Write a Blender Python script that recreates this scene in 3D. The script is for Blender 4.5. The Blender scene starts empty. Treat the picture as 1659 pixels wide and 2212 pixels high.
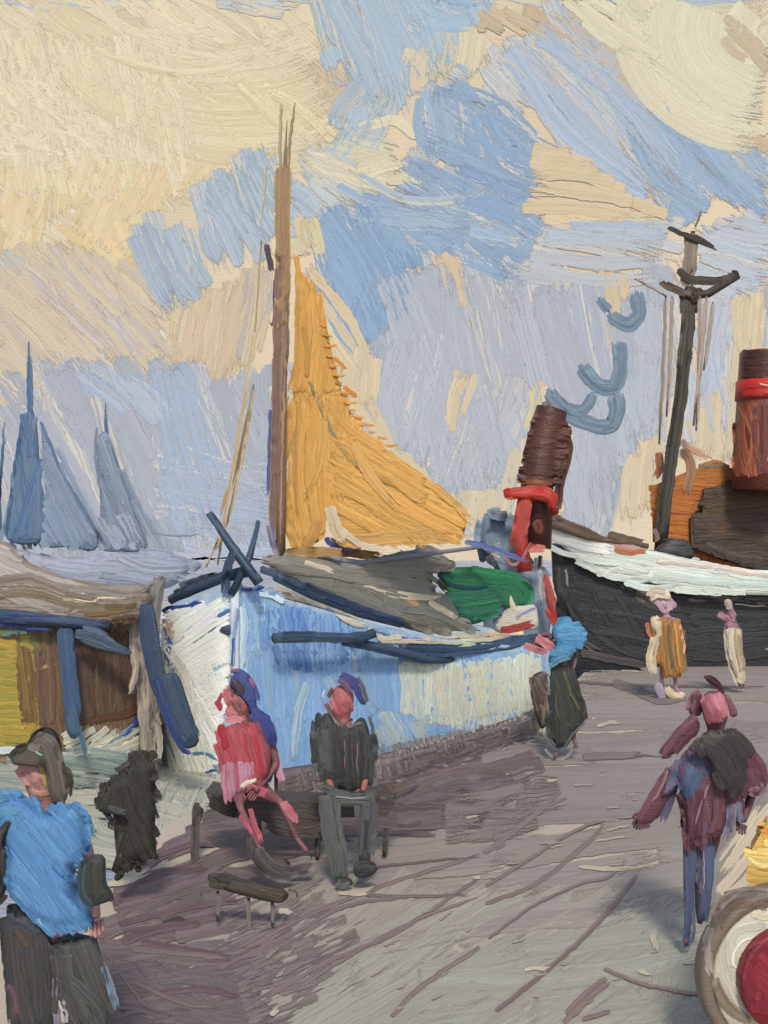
import bpy, bmesh, math, random
import numpy as np
from mathutils import Vector, noise as mnoise
from mathutils.bvhtree import BVHTree
random.seed(7); RG=np.random.default_rng(11)
sc=bpy.context.scene; COL=sc.collection
# ---------------------------------------------------------------- camera model (metres; +Y is the view direction)
F=2400.0; CX,CY=829.5,1200.0; EYE=2.5; W_,H_=1659.,2212.
CAM=np.array([0,0,EYE])
def ray(x,y):
    x=np.asarray(x,float); y=np.asarray(y,float)
    return np.stack([(x-CX)/F,np.ones_like(x),(CY-y)/F],-1)
def at(x,y,Y): return np.array([(x-CX)/F*Y, Y, EYE+(CY-y)/F*Y])     # picture point at depth Y -> world point
FR={'A':(0,0,1),'B':(0,1207,.3968),'C':(0,1536,.3968),'D':(1042,1371.5,.38),'E':(1042,713,.372),
    'G':(384,1042,.562),'H':(384,1426,.3968),'I':(0,0,.496),'J':(768,0,.537)}
def q(fr,s):
    ox,oy,k=FR[fr]
    a=[tuple(float(v) for v in t.split(',')) for t in s.split()]
    return np.array([(ox+p[0]*k,oy+p[1]*k) for p in a])
def lin(c):
    c=np.asarray(c,float)                                   # pigments mixed a little greyer and deeper than the swatches
    L=(c*np.array([.3,.59,.11])).sum(-1,keepdims=True); cool=np.clip((c[...,2:3]-c[...,0:1])/60.,0,1)
    c=L+(c-L)*(1.0-.13*cool); c=c*(1-.06*cool*np.array([1.,.45,.35])); c=c*np.interp(L,[0,60,140,200,230],[.93,.93,.95,.98,1.03])
    c=np.clip(c,0,255)/255.
    c=np.where(c<=.04045,c/12.92,((c+.055)/1.055)**2.4)
    l=(c*np.array([.2126,.7152,.0722])).sum(-1,keepdims=True)
    return c*.96+l*.04
# ---------------------------------------------------------------- surfaces a brush can be drawn over
class Flat:                                    # horizontal sheet at height z
    def __init__(s,z,ymax=3000): s.z=z; s.ymax=ymax
    def depth(s,x,y):
        d=np.maximum(np.asarray(y,float)-CY,1.0)
        return np.minimum((EYE-s.z)*F/d,s.ymax)
    up=True
class Arc:                                     # far sky wall: vertical cylinder round the quay
    up=False
    def __init__(s,R): s.R=R
    def depth(s,x,y):
        dx=(np.asarray(x,float)-CX)/F
        return s.R/np.sqrt(1+dx*dx)
class Wall:                                    # upright sheet facing the quay at distance Z
    up=False
    def __init__(s,Z): s.Z=Z
    def depth(s,x,y): return np.full(np.shape(x),float(s.Z))
class Solid:                                   # any mesh
    up=False
    def __init__(s,V,Fc,Z): s.t=BVHTree.FromPolygons([Vector(v) for v in V],[tuple(int(i) for i in f) for f in Fc]); s.Z=Z
    def depth(s,x,y):
        x=np.asarray(x,float); d=ray(x,y); out=np.full(x.shape,np.nan); fl=out.reshape(-1); dd=d.reshape(-1,3)
        o=Vector(CAM)
        for i in range(len(fl)):
            h=s.t.ray_cast(o,Vector(dd[i]))
            if h[0] is not None: fl[i]=h[0].y
        out=fl.reshape(x.shape); bad=np.isnan(out)
        if bad.all(): return np.full(x.shape,float(s.Z))
        if bad.any():
            gi=np.argwhere(~bad); bi=np.argwhere(bad)
            for b in bi:
                k=np.argmin(((gi-b)**2).sum(1)); out[tuple(b)]=out[tuple(gi[k])]
        return out
# ---------------------------------------------------------------- geometry collector
class Geo:
    def __init__(s): s.V=[];s.F=[];s.C=[];s.P=[];s.S=[];s.A=[];s.n=0;s.layer=0;s.base=0.;s.thk=.78;s.lay=.07;s.cv=.05
    def add(s,V,Fc,C,P,S,A=None):
        s.A.append(np.full(len(V),2.) if A is None else A)
        s.V.append(V); s.F.append(np.asarray(Fc,int)+s.n) if len(Fc) else None
        s.C.append(C); s.P.append(P); s.S.append(S); s.n+=len(V)
    def mesh(s,V,Fc,col,ps,lo=1.,gr=None):           # base volume; Fc list of tuples (3/4+ sided)
        V=np.asarray(V,float); c=lin(col)
        nz=RG.normal(0,.05,(len(V),1)); C=np.clip(c*(1+nz),0,1)
        quads=[]
        for f in Fc:
            f=list(f)
            if len(f)==3: quads.append([f[0],f[1],f[2],f[2]])
            elif len(f)==4: quads.append(f)
            else:
                for i in range(1,len(f)-1): quads.append([f[0],f[i],f[i+1],f[i+1]])
        s.add(V,quads,C,V/ps,np.full(len(V),ps))
def catmull(P,step):
    P=np.asarray(P,float)
    if len(P)==2: P=np.array([P[0],(P[0]+P[1])/2+ (P[1]-P[0])[::-1]*np.array([1,-1])*.015*RG.normal(),P[1]])
    Q=np.vstack([2*P[0]-P[1],P,2*P[-1]-P[-2]]); out=[]
    for i in range(1,len(Q)-2):
        L=np.linalg.norm(Q[i+1]-Q[i]); n=max(3,int(L/3)); t=np.linspace(0,1,n,endpoint=False)[:,None]
        a,b,c,d=Q[i-1],Q[i],Q[i+1],Q[i+2]
        out.append(.5*((2*b)+(-a+c)*t+(2*a-5*b+4*c-d)*t**2+(-a+3*b-3*c+d)*t**3))
    out.append(P[-1][None]); R=np.vstack(out)
    d=np.r_[0,np.cumsum(np.linalg.norm(np.diff(R,axis=0),axis=1))]
    return R,d
def smooth1(n,k):
    a=RG.normal(0,1,n+2*k)
    ker=np.hanning(2*k+1) if k>0 else np.ones(1); ker/=ker.sum()
    b=np.convolve(a,ker,'same')[k:k+n] if k>0 else a[:n]
    return b/(b.std()+1e-6)
def stroke(g,surf,P,w,c1,c2=None,th=1.7,dry=.25,lift=0.,rough=1.,taper=(1,1),bleed=.55,gain=None,op=1.):
    R,d=catmull(P,4); L=d[-1]; th=th*g.thk
    if L<2: return
    m=int(min(90,max(6,L/6))); n=int(min(46,max(5,w/3.1)))
    tt=np.linspace(-1,1,n+1)
    rnd=1-np.sqrt(np.maximum(0,1-np.abs(tt)**2.4))
    s0=rnd*.32*w+np.abs(smooth1(n+1,1))*.05*w*rough
    s1=L-rnd*.30*w*taper[1]-np.abs(RG.normal(0,1,n+1))*(.07*w+dry*.10*min(L,3*w))*rough
    s1=np.maximum(s1,s0+.25*L)
    u=np.linspace(0,1,m+1)[:,None]; S=s0+(s1-s0)*u                     # (m+1,n+1)
    cx=np.interp(S,d,R[:,0]); cy=np.interp(S,d,R[:,1])
    e=2.5; tx=np.interp(np.minimum(S+e,L),d,R[:,0])-np.interp(np.maximum(S-e,0),d,R[:,0])
    ty=np.interp(np.minimum(S+e,L),d,R[:,1])-np.interp(np.maximum(S-e,0),d,R[:,1])
    tl=np.hypot(tx,ty)+1e-6; nx,ny=-ty/tl,tx/tl
    wid=w/2*(1+.06*np.interp(S,np.linspace(0,L,max(4,int(L/30)+2)),RG.normal(0,1,max(4,int(L/30)+2))))
    prof=np.interp(S/L,[0,.12,.85,1],[taper[0],1,1,taper[1]])
    wid=wid*prof
    wob=smooth1(m+1,2)[:,None]*.6
    X=cx+nx*(tt*wid)+nx*wob; Y=cy+ny*(tt*wid)+ny*wob
    # relief
    rid=smooth1(n+1,0)*.5+smooth1(n+1,1)*.5
    rid2=np.stack([np.interp(u[:,0],np.linspace(0,1,6),RG.normal(0,1,6)) for _ in range(n+1)],1)
    Hh=th*(.6+.26*rid[None,:]+.15*rid2)
    Hh+=th*.30*np.exp(-((np.abs(tt)-.84)/.09)**2)
    Hh+=th*.35*np.exp(-((u-.93)/.04)**2)
    Hh=np.maximum(Hh,.3*th)+th*.05*RG.random(Hh.shape)
    bd=.12*th; Hh[:,0]=bd;Hh[:,-1]=bd;Hh[0]=bd;Hh[-1]=bd
    Hh=Hh+(g.layer+RG.random())*g.lay+lift+g.base; g.layer=(g.layer+1)%16
    # depth (coarse probe, then bilinear)
    if isinstance(surf,Solid):
        ii=np.unique(np.linspace(0,m,max(2,min(m,int(L/11)+2))).astype(int)); jj=np.unique(np.linspace(0,n,min(n,5)).astype(int))
        D0=surf.depth(X[np.ix_(ii,jj)],Y[np.ix_(ii,jj)])
        D1=np.stack([np.interp(np.arange(m+1),ii,D0[:,k]) for k in range(len(jj))],1)
        D=np.stack([np.interp(np.arange(n+1),jj,D1[i]) for i in range(m+1)],0)
    else: D=surf.depth(X,Y)
    rr=ray(X,Y)
    if surf.up:
        ps=D/F; V=CAM+rr*D[...,None]; V[...,2]+=Hh*.0035
    else:
        ps=D/F; D=D-Hh*ps; V=CAM+rr*D[...,None]
    # colour
    c1=lin(c1); c2=c1*(1+RG.normal(0,.09,3)) if c2 is None else lin(c2)
    mixj=np.clip(.5+bleed*.7*smooth1(n+1,max(1,n//12))+.30*RG.normal(0,1,n+1),0,1)[None,:]
    mixu=np.clip(mixj+.18*rid2,0,1)[...,None]
    C=c1*(1-mixu)+c2*mixu
    C=C*(1+.02*RG.normal())*(1+g.cv*RG.normal(0,1,(1,n+1,1)))
    if gain is not None: C=C*gain
    C=np.clip(C,0,.95)
    pc=np.stack([S+RG.uniform(0,3000),np.broadcast_to(tt*w/2,S.shape)+RG.uniform(0,3000),np.full(S.shape,RG.uniform(0,900))],-1)
    idx=np.arange((m+1)*(n+1)).reshape(m+1,n+1)
    q4=np.stack([idx[:-1,:-1],idx[:-1,1:],idx[1:,1:],idx[1:,:-1]],-1)
    av=np.abs(tt)[None,:]
    A=np.clip((1-av)/.16,0,1)**.7*np.clip(u/.05+.0,0,1)*np.clip(1-(u-(1-.55*dry-.06))/(.55*dry+.06)*(1-.35*(1-dry)),.0,1)
    A=A*op+(.10+.5*dry)*.55*smooth1(n+1,0)[None,:]*np.clip(.3+u,0,1)-dry*.12
    A[:,0]=0;A[:,-1]=0;A[0]=0;A[-1]=0; A=np.clip(A,0,1.1)
    q4=q4.reshape(-1,4); q4=q4[A.reshape(-1)[q4].max(1)>.12]
    g.add(V.reshape(-1,3),q4,C.reshape(-1,3),pc.reshape(-1,3),ps.reshape(-1),A.reshape(-1))
def fill(g,surf,poly,ang,w,c1,c2=None,sp=.54,seg=7,over=.15,bow=.05,jit=.12,**k):
    a=math.radians(ang); ca,sa=math.cos(a),math.sin(a)
    Rm=np.array([[ca,sa],[-sa,ca]]); P=np.asarray(poly)@Rm.T
    y0,y1=P[:,1].min(),P[:,1].max(); ys=np.arange(y0+w*.32,y1-w*.15,w*sp)
    if len(ys)==0: ys=[(y0+y1)/2]
    todo=[]
    for y in ys:
        y=y+RG.normal()*w*.08; xs=[]
        for i in range(len(P)):
            p,r=P[i],P[(i+1)%len(P)]
            if (p[1]<=y)!=(r[1]<=y): xs.append(p[0]+(y-p[1])*(r[0]-p[0])/(r[1]-p[1]))
        xs.sort()
        for i in range(0,len(xs)-1,2):
            a0,a1=xs[i],xs[i+1]; L=a1-a0
            if L<w*.35: continue
            ns=max(1,int(round(L/(seg*w))))
            cuts=np.linspace(a0,a1,ns+1)
            if ns>1: cuts[1:-1]+=RG.uniform(-.48,.48)*(a1-a0)/ns
            for kx in range(ns):
                b0=cuts[kx]-w*over*RG.random()*1.6; b1=cuts[kx+1]+w*over*RG.random()*1.6
                if ns>1:
                    b0-=w*.4*(kx>0); b1+=w*.4*(kx<ns-1)
                bw=bow*(b1-b0)*RG.normal(); sl=jit*w*RG.normal()
                pts=np.array([(b0,y-sl),((b0+b1)/2,y+bw),(b1,y+sl)])
                if RG.random()<.35: pts=pts[::-1]
                todo.append(pts@Rm)
    order=RG.permutation(len(todo)) if len(todo)<400 else RG.permutation(len(todo))
    for o in order: 
        cc=np.clip(np.asarray(c1,float)*(1+.02*RG.normal())+RG.normal(0,1.6,3),0,255)
        stroke(g,surf,todo[o],w,cc,c2,**k)
# ---------------------------------------------------------------- materials
def paint(name,rough=.5,grain=.5,spec=.35,streak=.55,tint=(1,1,1),var=.06):
    m=bpy.data.materials.new(name); m.use_nodes=True; nt=m.node_tree; N=nt.nodes; Lk=nt.links; N.clear()
    o=N.new('ShaderNodeOutputMaterial'); b=N.new('ShaderNodeBsdfPrincipled'); Lk.new(b.outputs[0],o.inputs[0])
    ca=N.new('ShaderNodeAttribute'); ca.attribute_name='col'
    pa=N.new('ShaderNodeAttribute'); pa.attribute_name='pc'
    sa=N.new('ShaderNodeAttribute'); sa.attribute_name='ps'
    mp=N.new('ShaderNodeMapping'); mp.inputs['Scale'].default_value=(.018,.42,.3); Lk.new(pa.outputs['Vector'],mp.inputs[0])
    n1=N.new('ShaderNodeTexNoise'); n1.inputs['Scale'].default_value=1; n1.inputs['Detail'].default_value=2; n1.inputs['Roughness'].default_value=.65; Lk.new(mp.outputs[0],n1.inputs[0])
    n2=N.new('ShaderNodeTexNoise'); n2.inputs['Scale'].default_value=.30; n2.inputs['Detail'].default_value=2; n2.inputs['Roughness'].default_value=.7; Lk.new(pa.outputs['Vector'],n2.inputs[0])
    # value variation
    mr=N.new('ShaderNodeMapRange'); mr.inputs['From Min'].default_value=.25; mr.inputs['From Max'].default_value=.75
    mr.inputs['To Min'].default_value=1-var*1.5; mr.inputs['To Max'].default_value=1+var*1.5; Lk.new(n1.outputs['Fac'],mr.inputs['Value'])
    vm=N.new('ShaderNodeVectorMath'); vm.operation='SCALE'; Lk.new(ca.outputs['Color'],vm.inputs[0]); Lk.new(mr.outputs[0],vm.inputs['Scale'])
    v2=N.new('ShaderNodeVectorMath'); v2.operation='MULTIPLY'; Lk.new(vm.outputs[0],v2.inputs[0]); v2.inputs[1].default_value=tint
    # small dark specks of grit
    n4=N.new('ShaderNodeTexVoronoi'); n4.inputs['Scale'].default_value=.028; n4.inputs['Randomness'].default_value=1; Lk.new(pa.outputs['Vector'],n4.inputs[0])
    lt=N.new('ShaderNodeMath'); lt.operation='LESS_THAN'; lt.inputs[1].default_value=.035; Lk.new(n4.outputs['Distance'],lt.inputs[0])
    sp=N.new('ShaderNodeMix'); sp.data_type='RGBA'; sp.inputs['B'].default_value=(.13,.10,.08,1); Lk.new(v2.outputs[0],sp.inputs['A'])
    l2=N.new('ShaderNodeMath'); l2.operation='MULTIPLY'; l2.inputs[1].default_value=.55; Lk.new(lt.outputs[0],l2.inputs[0]); Lk.new(l2.outputs[0],sp.inputs['Factor'])
    Lk.new(sp.outputs['Result'],b.inputs['Base Color'])
    b.inputs['Roughness'].default_value=rough; b.inputs['Specular IOR Level'].default_value=spec
    # bump: bristle streaks + canvas grain
    h1=N.new('ShaderNodeMath'); h1.operation='MULTIPLY'; h1.inputs[1].default_value=streak; Lk.new(n1.outputs['Fac'],h1.inputs[0])
    h2=N.new('ShaderNodeMath'); h2.operation='MULTIPLY_ADD'; h2.inputs[1].default_value=grain; Lk.new(n2.outputs['Fac'],h2.inputs[0]); Lk.new(h1.outputs[0],h2.inputs[2])
    ds=N.new('ShaderNodeMath'); ds.operation='MULTIPLY'; ds.inputs[1].default_value=3.2; Lk.new(sa.outputs['Fac'],ds.inputs[0])
    bp=N.new('ShaderNodeBump'); bp.inputs['Strength'].default_value=.9; Lk.new(h2.outputs[0],bp.inputs['Height']); Lk.new(ds.outputs[0],bp.inputs['Distance'])
    Lk.new(bp.outputs[0],b.inputs['Normal'])
    # thin paint: bristle and canvas grain decide where the stroke covers
    aa=N.new('ShaderNodeAttribute'); aa.attribute_name='al'
    gm=N.new('ShaderNodeMath'); gm.operation='ADD'; Lk.new(n1.outputs['Fac'],gm.inputs[0]); Lk.new(n2.outputs['Fac'],gm.inputs[1])
    g2=N.new('ShaderNodeMath'); g2.operation='MULTIPLY_ADD'; g2.inputs[1].default_value=.9; g2.inputs[2].default_value=-1.25; Lk.new(gm.outputs[0],g2.inputs[0])
    g3=N.new('ShaderNodeMath'); g3.operation='ADD'; Lk.new(g2.outputs[0],g3.inputs[0]); Lk.new(aa.outputs['Fac'],g3.inputs[1])
    g4=N.new('ShaderNodeMath'); g4.operation='MULTIPLY'; g4.use_clamp=True; g4.inputs[1].default_value=5.; Lk.new(g3.outputs[0],g4.inputs[0])
    Lk.new(g4.outputs[0],b.inputs['Alpha'])
    return m
M={'sky':paint('sky_oil_paint',.62,.42,.25,.36,var=.02),
   'ground':paint('quay_oil_paint',.55,.5,.3,.4,var=.06),
   'water':paint('water_oil_paint',.42,.4,.4,.6,var=.04),
   'hull':paint('hull_oil_paint',.5,.5,.35,.6,var=.05),
   'wood':paint('wood_oil_paint',.48,.4,.35,.8,var=.09),
   'cloth':paint('cloth_oil_paint',.5,.35,.35,.8,var=.07),
   'skin':paint('skin_oil_paint',.45,.25,.35,.7,var=.05),
   'metal':paint('metal_oil_paint',.4,.3,.45,.7,var=.07)}
# ---------------------------------------------------------------- objects
def finish(name,g,mat,parent=None,**tags):
    V=np.concatenate(g.V); Fc=np.concatenate([f for f in g.F if len(f)])
    C=np.concatenate(g.C); AL=np.concatenate(g.A); P=np.concatenate(g.P); S=np.concatenate(g.S)
    org=np.zeros(3)
    if parent is not None: org=np.array(parent['_org'])
    elif 'label' in tags: org=V.mean(0)
    tri=Fc[:,2]==Fc[:,3]
    me=bpy.data.meshes.new(name)
    nl=np.where(tri,3,4); li=Fc.reshape(-1)[np.stack([np.ones(len(Fc),bool)]*3+[~tri],1).reshape(-1)]
    me.vertices.add(len(V)); me.vertices.foreach_set('co',(V-org).astype(np.float32).ravel())
    me.loops.add(len(li)); me.loops.foreach_set('vertex_index',li.astype(np.int32))
    me.polygons.add(len(Fc)); st=np.r_[0,np.cumsum(nl)[:-1]]
    me.polygons.foreach_set('loop_start',st.astype(np.int32)); 
    me.polygons.foreach_set('use_smooth',np.ones(len(Fc),bool))
    me.update(calc_edges=True); me.validate()
    a=me.attributes.new('col','FLOAT_COLOR','POINT'); a.data.foreach_set('color',np.c_[C,np.ones(len(C))].astype(np.float32).ravel())
    a=me.attributes.new('pc','FLOAT_VECTOR','POINT'); a.data.foreach_set('vector',P.astype(np.float32).ravel())
    a=me.attributes.new('al','FLOAT','POINT'); a.data.foreach_set('value',AL.astype(np.float32))
    a=me.attributes.new('ps','FLOAT','POINT'); a.data.foreach_set('value',S.astype(np.float32))
    me.materials.append(M[mat]); o=bpy.data.objects.new(name,me); COL.objects.link(o)
    o.location=[float(v) for v in org] if parent is None else (0,0,0)
    if parent is not None: o.parent=parent; o['_org']=parent['_org']
    for k,v in tags.items(): o[k]=v
    return o
def thing(name,label,cat,loc,group=None):
    o=bpy.data.objects.new(name,None); COL.objects.link(o); o.location=[float(v) for v in loc]; o.empty_display_size=.2
    o['label']=label; o['category']=cat; o['_org']=[float(v) for v in loc]
    if group: o['group']=group
    return o
# ---------------------------------------------------------------- base volumes (return V,F)
TK=[1.]; SHR=[.93]
def limb(fr,pts,w,Z,flat=.45):     # tapered flattened limb along picture points, w = widths
    P=q(fr,pts); k=FR[fr][2]; return tube([at(p[0],p[1],Z) for p in P],[.5*x*k*Z/F*.86 for x in w],14,flat)
def pillow(poly,Z,T,back=1.0):                  # rounded solid with a given outline, centre depth Z, half thickness T
    R,d=catmull(np.vstack([poly,poly[:1]]),4); n=max(14,min(60,int(d[-1]/12)))
    s=np.linspace(0,d[-1],n,endpoint=False); P=np.stack([np.interp(s,d,R[:,0]),np.interp(s,d,R[:,1])],1)
    c=P.mean(0); V=[];Fc=[]; T=T*TK[0]; zf=Z if callable(Z) else (lambda x:Z)
    rings=[(0.40,-1.0),(.80,-.92),(.96,-.62),(1.,0),(.96,.62*back),(.80,.92*back),(.40,1.0*back)]
    for k,z in rings:
        for p in P: 
            r=c+(p-c)*k*SHR[0]; V.append(at(r[0],r[1],zf(r[0]))+np.array([0,z*T,0]))
    for r in range(len(rings)-1):
        for i in range(n): j=(i+1)%n; Fc.append((r*n+i,r*n+j,(r+1)*n+j,(r+1)*n+i))
    V.append(at(c[0],c[1],zf(c[0]))+np.array([0,-T*1.05,0])); V.append(at(c[0],c[1],zf(c[0]))+np.array([0,T*1.05*back,0]))
    for i in range(n): j=(i+1)%n; Fc.append((len(V)-2,j,i)); Fc.append((len(V)-1,6*n+i,6*n+j))
    return V,Fc
def prism(poly,Z,T,dx=0.):                      # flat-fronted solid, outline given; crisp arrises
    from mathutils.geometry import tessellate_polygon
    P=np.asarray(poly); n=len(P); A=[at(p[0],p[1],Z) for p in P]; B=[v+np.array([dx,T,0]) for v in A]
    tr=tessellate_polygon([[Vector((p[0],p[1],0)) for p in P]])
    V=A+B; Fc=[tuple(t) for t in tr]+[tuple(i+n for i in t[::-1]) for t in tr]
    for i in range(n):
        j=(i+1)%n; k=len(V); V+=[A[i],B[i],B[j],A[j]]; Fc.append((k,k+1,k+2,k+3))
    return V,Fc
TB=[.74]
def tube(pts,rad,n=12,flat=1.):                  # pts world, rad per pt
    pts=[np.asarray(p,float) for p in pts]; V=[];Fc=[]; m=len(pts); rad=np.broadcast_to(rad,(m,))*TB[0]
    for i in range(m):
        t=pts[min(i+1,m-1)]-pts[max(i-1,0)]; t/=np.linalg.norm(t)
        a=np.cross(t,[0,1,0]); 
        if np.linalg.norm(a)<.1: a=np.cross(t,[1,0,0])
        a/=np.linalg.norm(a); b=np.cross(t,a)
        for k in range(n):
            th=2*math.pi*k/n; V.append(pts[i]+rad[i]*(math.cos(th)*a+flat*math.sin(th)*b))
    for i in range(m-1):
        for k in range(n): l=(k+1)%n; Fc.append((i*n+k,i*n+l,(i+1)*n+l,(i+1)*n+k))
    V.append(pts[0]);V.append(pts[-1])
    for k in range(n): l=(k+1)%n; Fc.append((len(V)-2,l,k)); Fc.append((len(V)-1,(m-1)*n+k,(m-1)*n+l))
    return V,Fc
def box(lo,hi,nx=1):
    x0,y0,z0=lo;x1,y1,z1=hi
    V=[(x0,y0,z0),(x1,y0,z0),(x1,y1,z0),(x0,y1,z0),(x0,y0,z1),(x1,y0,z1),(x1,y1,z1),(x0,y1,z1)]
    return [np.array(v) for v in V],[(0,3,2,1),(4,5,6,7),(0,1,5,4),(1,2,6,5),(2,3,7,6),(3,0,4,7)]
def hull(gun,keel,cent,shr=(1.0,.97,.72),deck=.22,inset=.94):   # gun: closed ring of world points; cent: plan centre
    g=np.asarray(gun,float); n=len(g); c=np.asarray(cent,float); V=[];Fc=[]
    hs=[0,.35,.75,1.]; sh=[1.,shr[0],shr[1],shr[2]]
    for h,s_ in zip(hs,sh):
        for p in g:
            z=p[2]*(1-h)+keel*h; V.append(np.array([c[0]+(p[0]-c[0])*s_,c[1]+(p[1]-c[1])*s_,z]))
    for r in range(3):
        for i in range(n): j=(i+1)%n; Fc.append((r*n+i,r*n+j,(r+1)*n+j,(r+1)*n+i))
    b=len(V)
    for p in g: V.append(np.array([c[0]+(p[0]-c[0])*inset,c[1]+(p[1]-c[1])*inset,p[2]+.001]))
    for p in g: V.append(np.array([c[0]+(p[0]-c[0])*inset,c[1]+(p[1]-c[1])*inset,p[2]-deck]))
    cz=np.mean(g[:,2])-deck; V.append(np.array([c[0],c[1],cz])); cb=len(V)-1
    for i in range(n):
        j=(i+1)%n; Fc.append((i,b+i,b+j,j)); Fc.append((b+i,b+n+i,b+n+j,b+j)); Fc.append((b+n+i,cb,b+n+j))
    V.append(np.array([c[0],c[1],keel])); kb=len(V)-1
    for i in range(n): j=(i+1)%n; Fc.append((3*n+i,3*n+j,kb))
    return V,Fc
def ring_smooth(pts,n=48):                      # closed smooth ring through world points
    P=[np.asarray(p,float) for p in pts]; m=len(P); out=[]
    for i in range(m):
        a,b,c,d=P[i-1],P[i],P[(i+1)%m],P[(i+2)%m]
        for t in np.linspace(0,1,max(2,n//m),endpoint=False):
            out.append(.5*((2*b)+(-a+c)*t+(2*a-5*b+4*c-d)*t**2+(-a+3*b-3*c+d)*t**3))
    return out
def skin(J,E,lev=2,face=None):
    me=bpy.data.meshes.new('tmp'); names=list(J); idx={k:i for i,k in enumerate(names)}
    me.from_pydata([tuple(J[k][0]) for k in names],[(idx[a],idx[b]) for a,b in E],[]); o=bpy.data.objects.new('tmp',me); COL.objects.link(o)
    o.modifiers.new('s','SKIN').use_smooth_shade=True; sm=o.modifiers.new('u','SUBSURF'); sm.levels=lev; sm.render_levels=lev
    for k in names:
        r=J[k][1]; r=(r,r) if np.isscalar(r) else r; me.skin_vertices[0].data[idx[k]].radius=r
        me.skin_vertices[0].data[idx[k]].use_root=(k=='pelvis')
    dg=bpy.context.evaluated_depsgraph_get(); dg.update(); ev=o.evaluated_get(dg); m2=ev.to_mesh()
    V=[np.array(v.co) for v in m2.vertices]; Fc=[tuple(p.vertices) for p in m2.polygons]; ev.to_mesh_clear()
    bpy.data.objects.remove(o); bpy.data.meshes.remove(me)
    return V,Fc
def part(name,parent,mat,col,base=None,Z=10,strokes=(),**tags):
    """one mesh: solid base volume + the brushwork lying on it.  base: list of (V,F) or (V,F,col)"""
    g=Geo(); allV=[];allF=[]
    for b in (base or []):
        c=b[2] if len(b)>2 else col
        g.mesh(b[0],b[1],c,Z/F); k=len(allV); allV+=list(b[0]); allF+=[tuple(i+k for i in f) for f in b[1]]
    surf=Solid(allV,allF,Z) if allV else Wall(Z)
    for s_ in strokes:
        kind=s_[0]; kw=dict(s_[-1]) if isinstance(s_[-1],dict) else {}; a=s_[1:-1] if isinstance(s_[-1],dict) else s_[1:]
        fr,pts,rest=a[0],a[1],a[2:]; k=FR[fr][2]; P=q(fr,pts)
        sf=kw.pop('surf',surf); g.base+=.16
        if kind=='s':
            w=rest[0]*k; stroke(g,sf,P,w,*rest[1:],**kw)
        else:
            ang,w=rest[0],rest[1]*k; fill(g,sf,P,ang,w,*rest[2:],**kw)
    return finish(name,g,mat,parent,**tags)
# ================================================================ SKY (far wall of painted cloud, 600 m off) and SEA
SKY=Wall(600.); SEAZ=-0.3; SEA=Flat(SEAZ,598); QZ=0.0; QUAY=Flat(QZ,60)
CREAM=(226,212,182); TAN=(216,197,167); LAV=(181,183,193); BLUE=(152,180,216); PALE=(182,198,216)
def sky():
    R=600.03; V=[];Fc=[]                # a broad flat wall whose ends curl towards the quay
    xs=[(-700,250),(-560,480)]+[(x,R) for x in range(-420,421,60)]+[(560,480),(700,250)]
    for x,y in xs:
        for z in (-6,60,150,260,420,560): V.append(np.array([x,y,z]))
    for i in range(len(xs)-1):
        for k in range(5): Fc.append((i*6+k,(i+1)*6+k,(i+1)*6+k+1,i*6+k+1))
    g=Geo(); g.mesh(V,Fc,TAN,R/F); return finish('sky',g,'sky',kind='structure')
sky()
g=Geo(); g.thk=.11; g.lay=.008; g.cv=.022
def f(fr,p,ang,w,c1,c2=None,**k):
    c1,c2=wy(c1),wy(c2); g.base+=.009; k.setdefault('bleed',.7); k.setdefault('over',.4); k['dry']=k.get('dry',.25)+.12; k.setdefault('op',.93)
    P=q(fr,p)
    if c1[2]>c1[0]+6 and P[:,0].min()>-50 and P[:,1].min()>-60:                     # thin haze of the same blue feathering out round the patch
        cc=P.mean(0); kk=dict(k); kk.update(dry=.8,op=.85,sp=.8,th=1.0); fill(g,SKY,cc+(P-cc)*1.16,ang+9,w*FR[fr][2]*1.1,c1,(206,200,188),**kk)
    fill(g,SKY,P,ang,w*FR[fr][2],c1,c2,**k)
def s(fr,p,w,c1,c2=None,**k):
    c1,c2=wy(c1),wy(c2); g.base+=.008; stroke(g,SKY,q(fr,p),w*FR[fr][2],c1,c2,**k)
def wy(c): return c if c is None else (c[0]*.965,c[1]*.965,c[2]*.955) if c[2]>=c[0] else (c[0]*.962,c[1]*.955,c[2]*.925)
# surroundings beyond the frame, loosely brushed
f('A','-700,-500 -20,-500 -20,560 -700,560',60,90,CREAM,(228,214,186)); f('A','-700,560 -10,560 -10,1190 -700,1190',50,80,LAV,TAN)
f('A','1670,-500 2350,-500 2350,400 1670,500',-30,90,(226,220,196),TAN); f('A','1670,480 2350,420 2350,1190 1670,1190',75,80,PALE,LAV)
f('A','-100,-500 1700,-500 1700,-20 -100,-20',8,90,CREAM,PALE)
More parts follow.
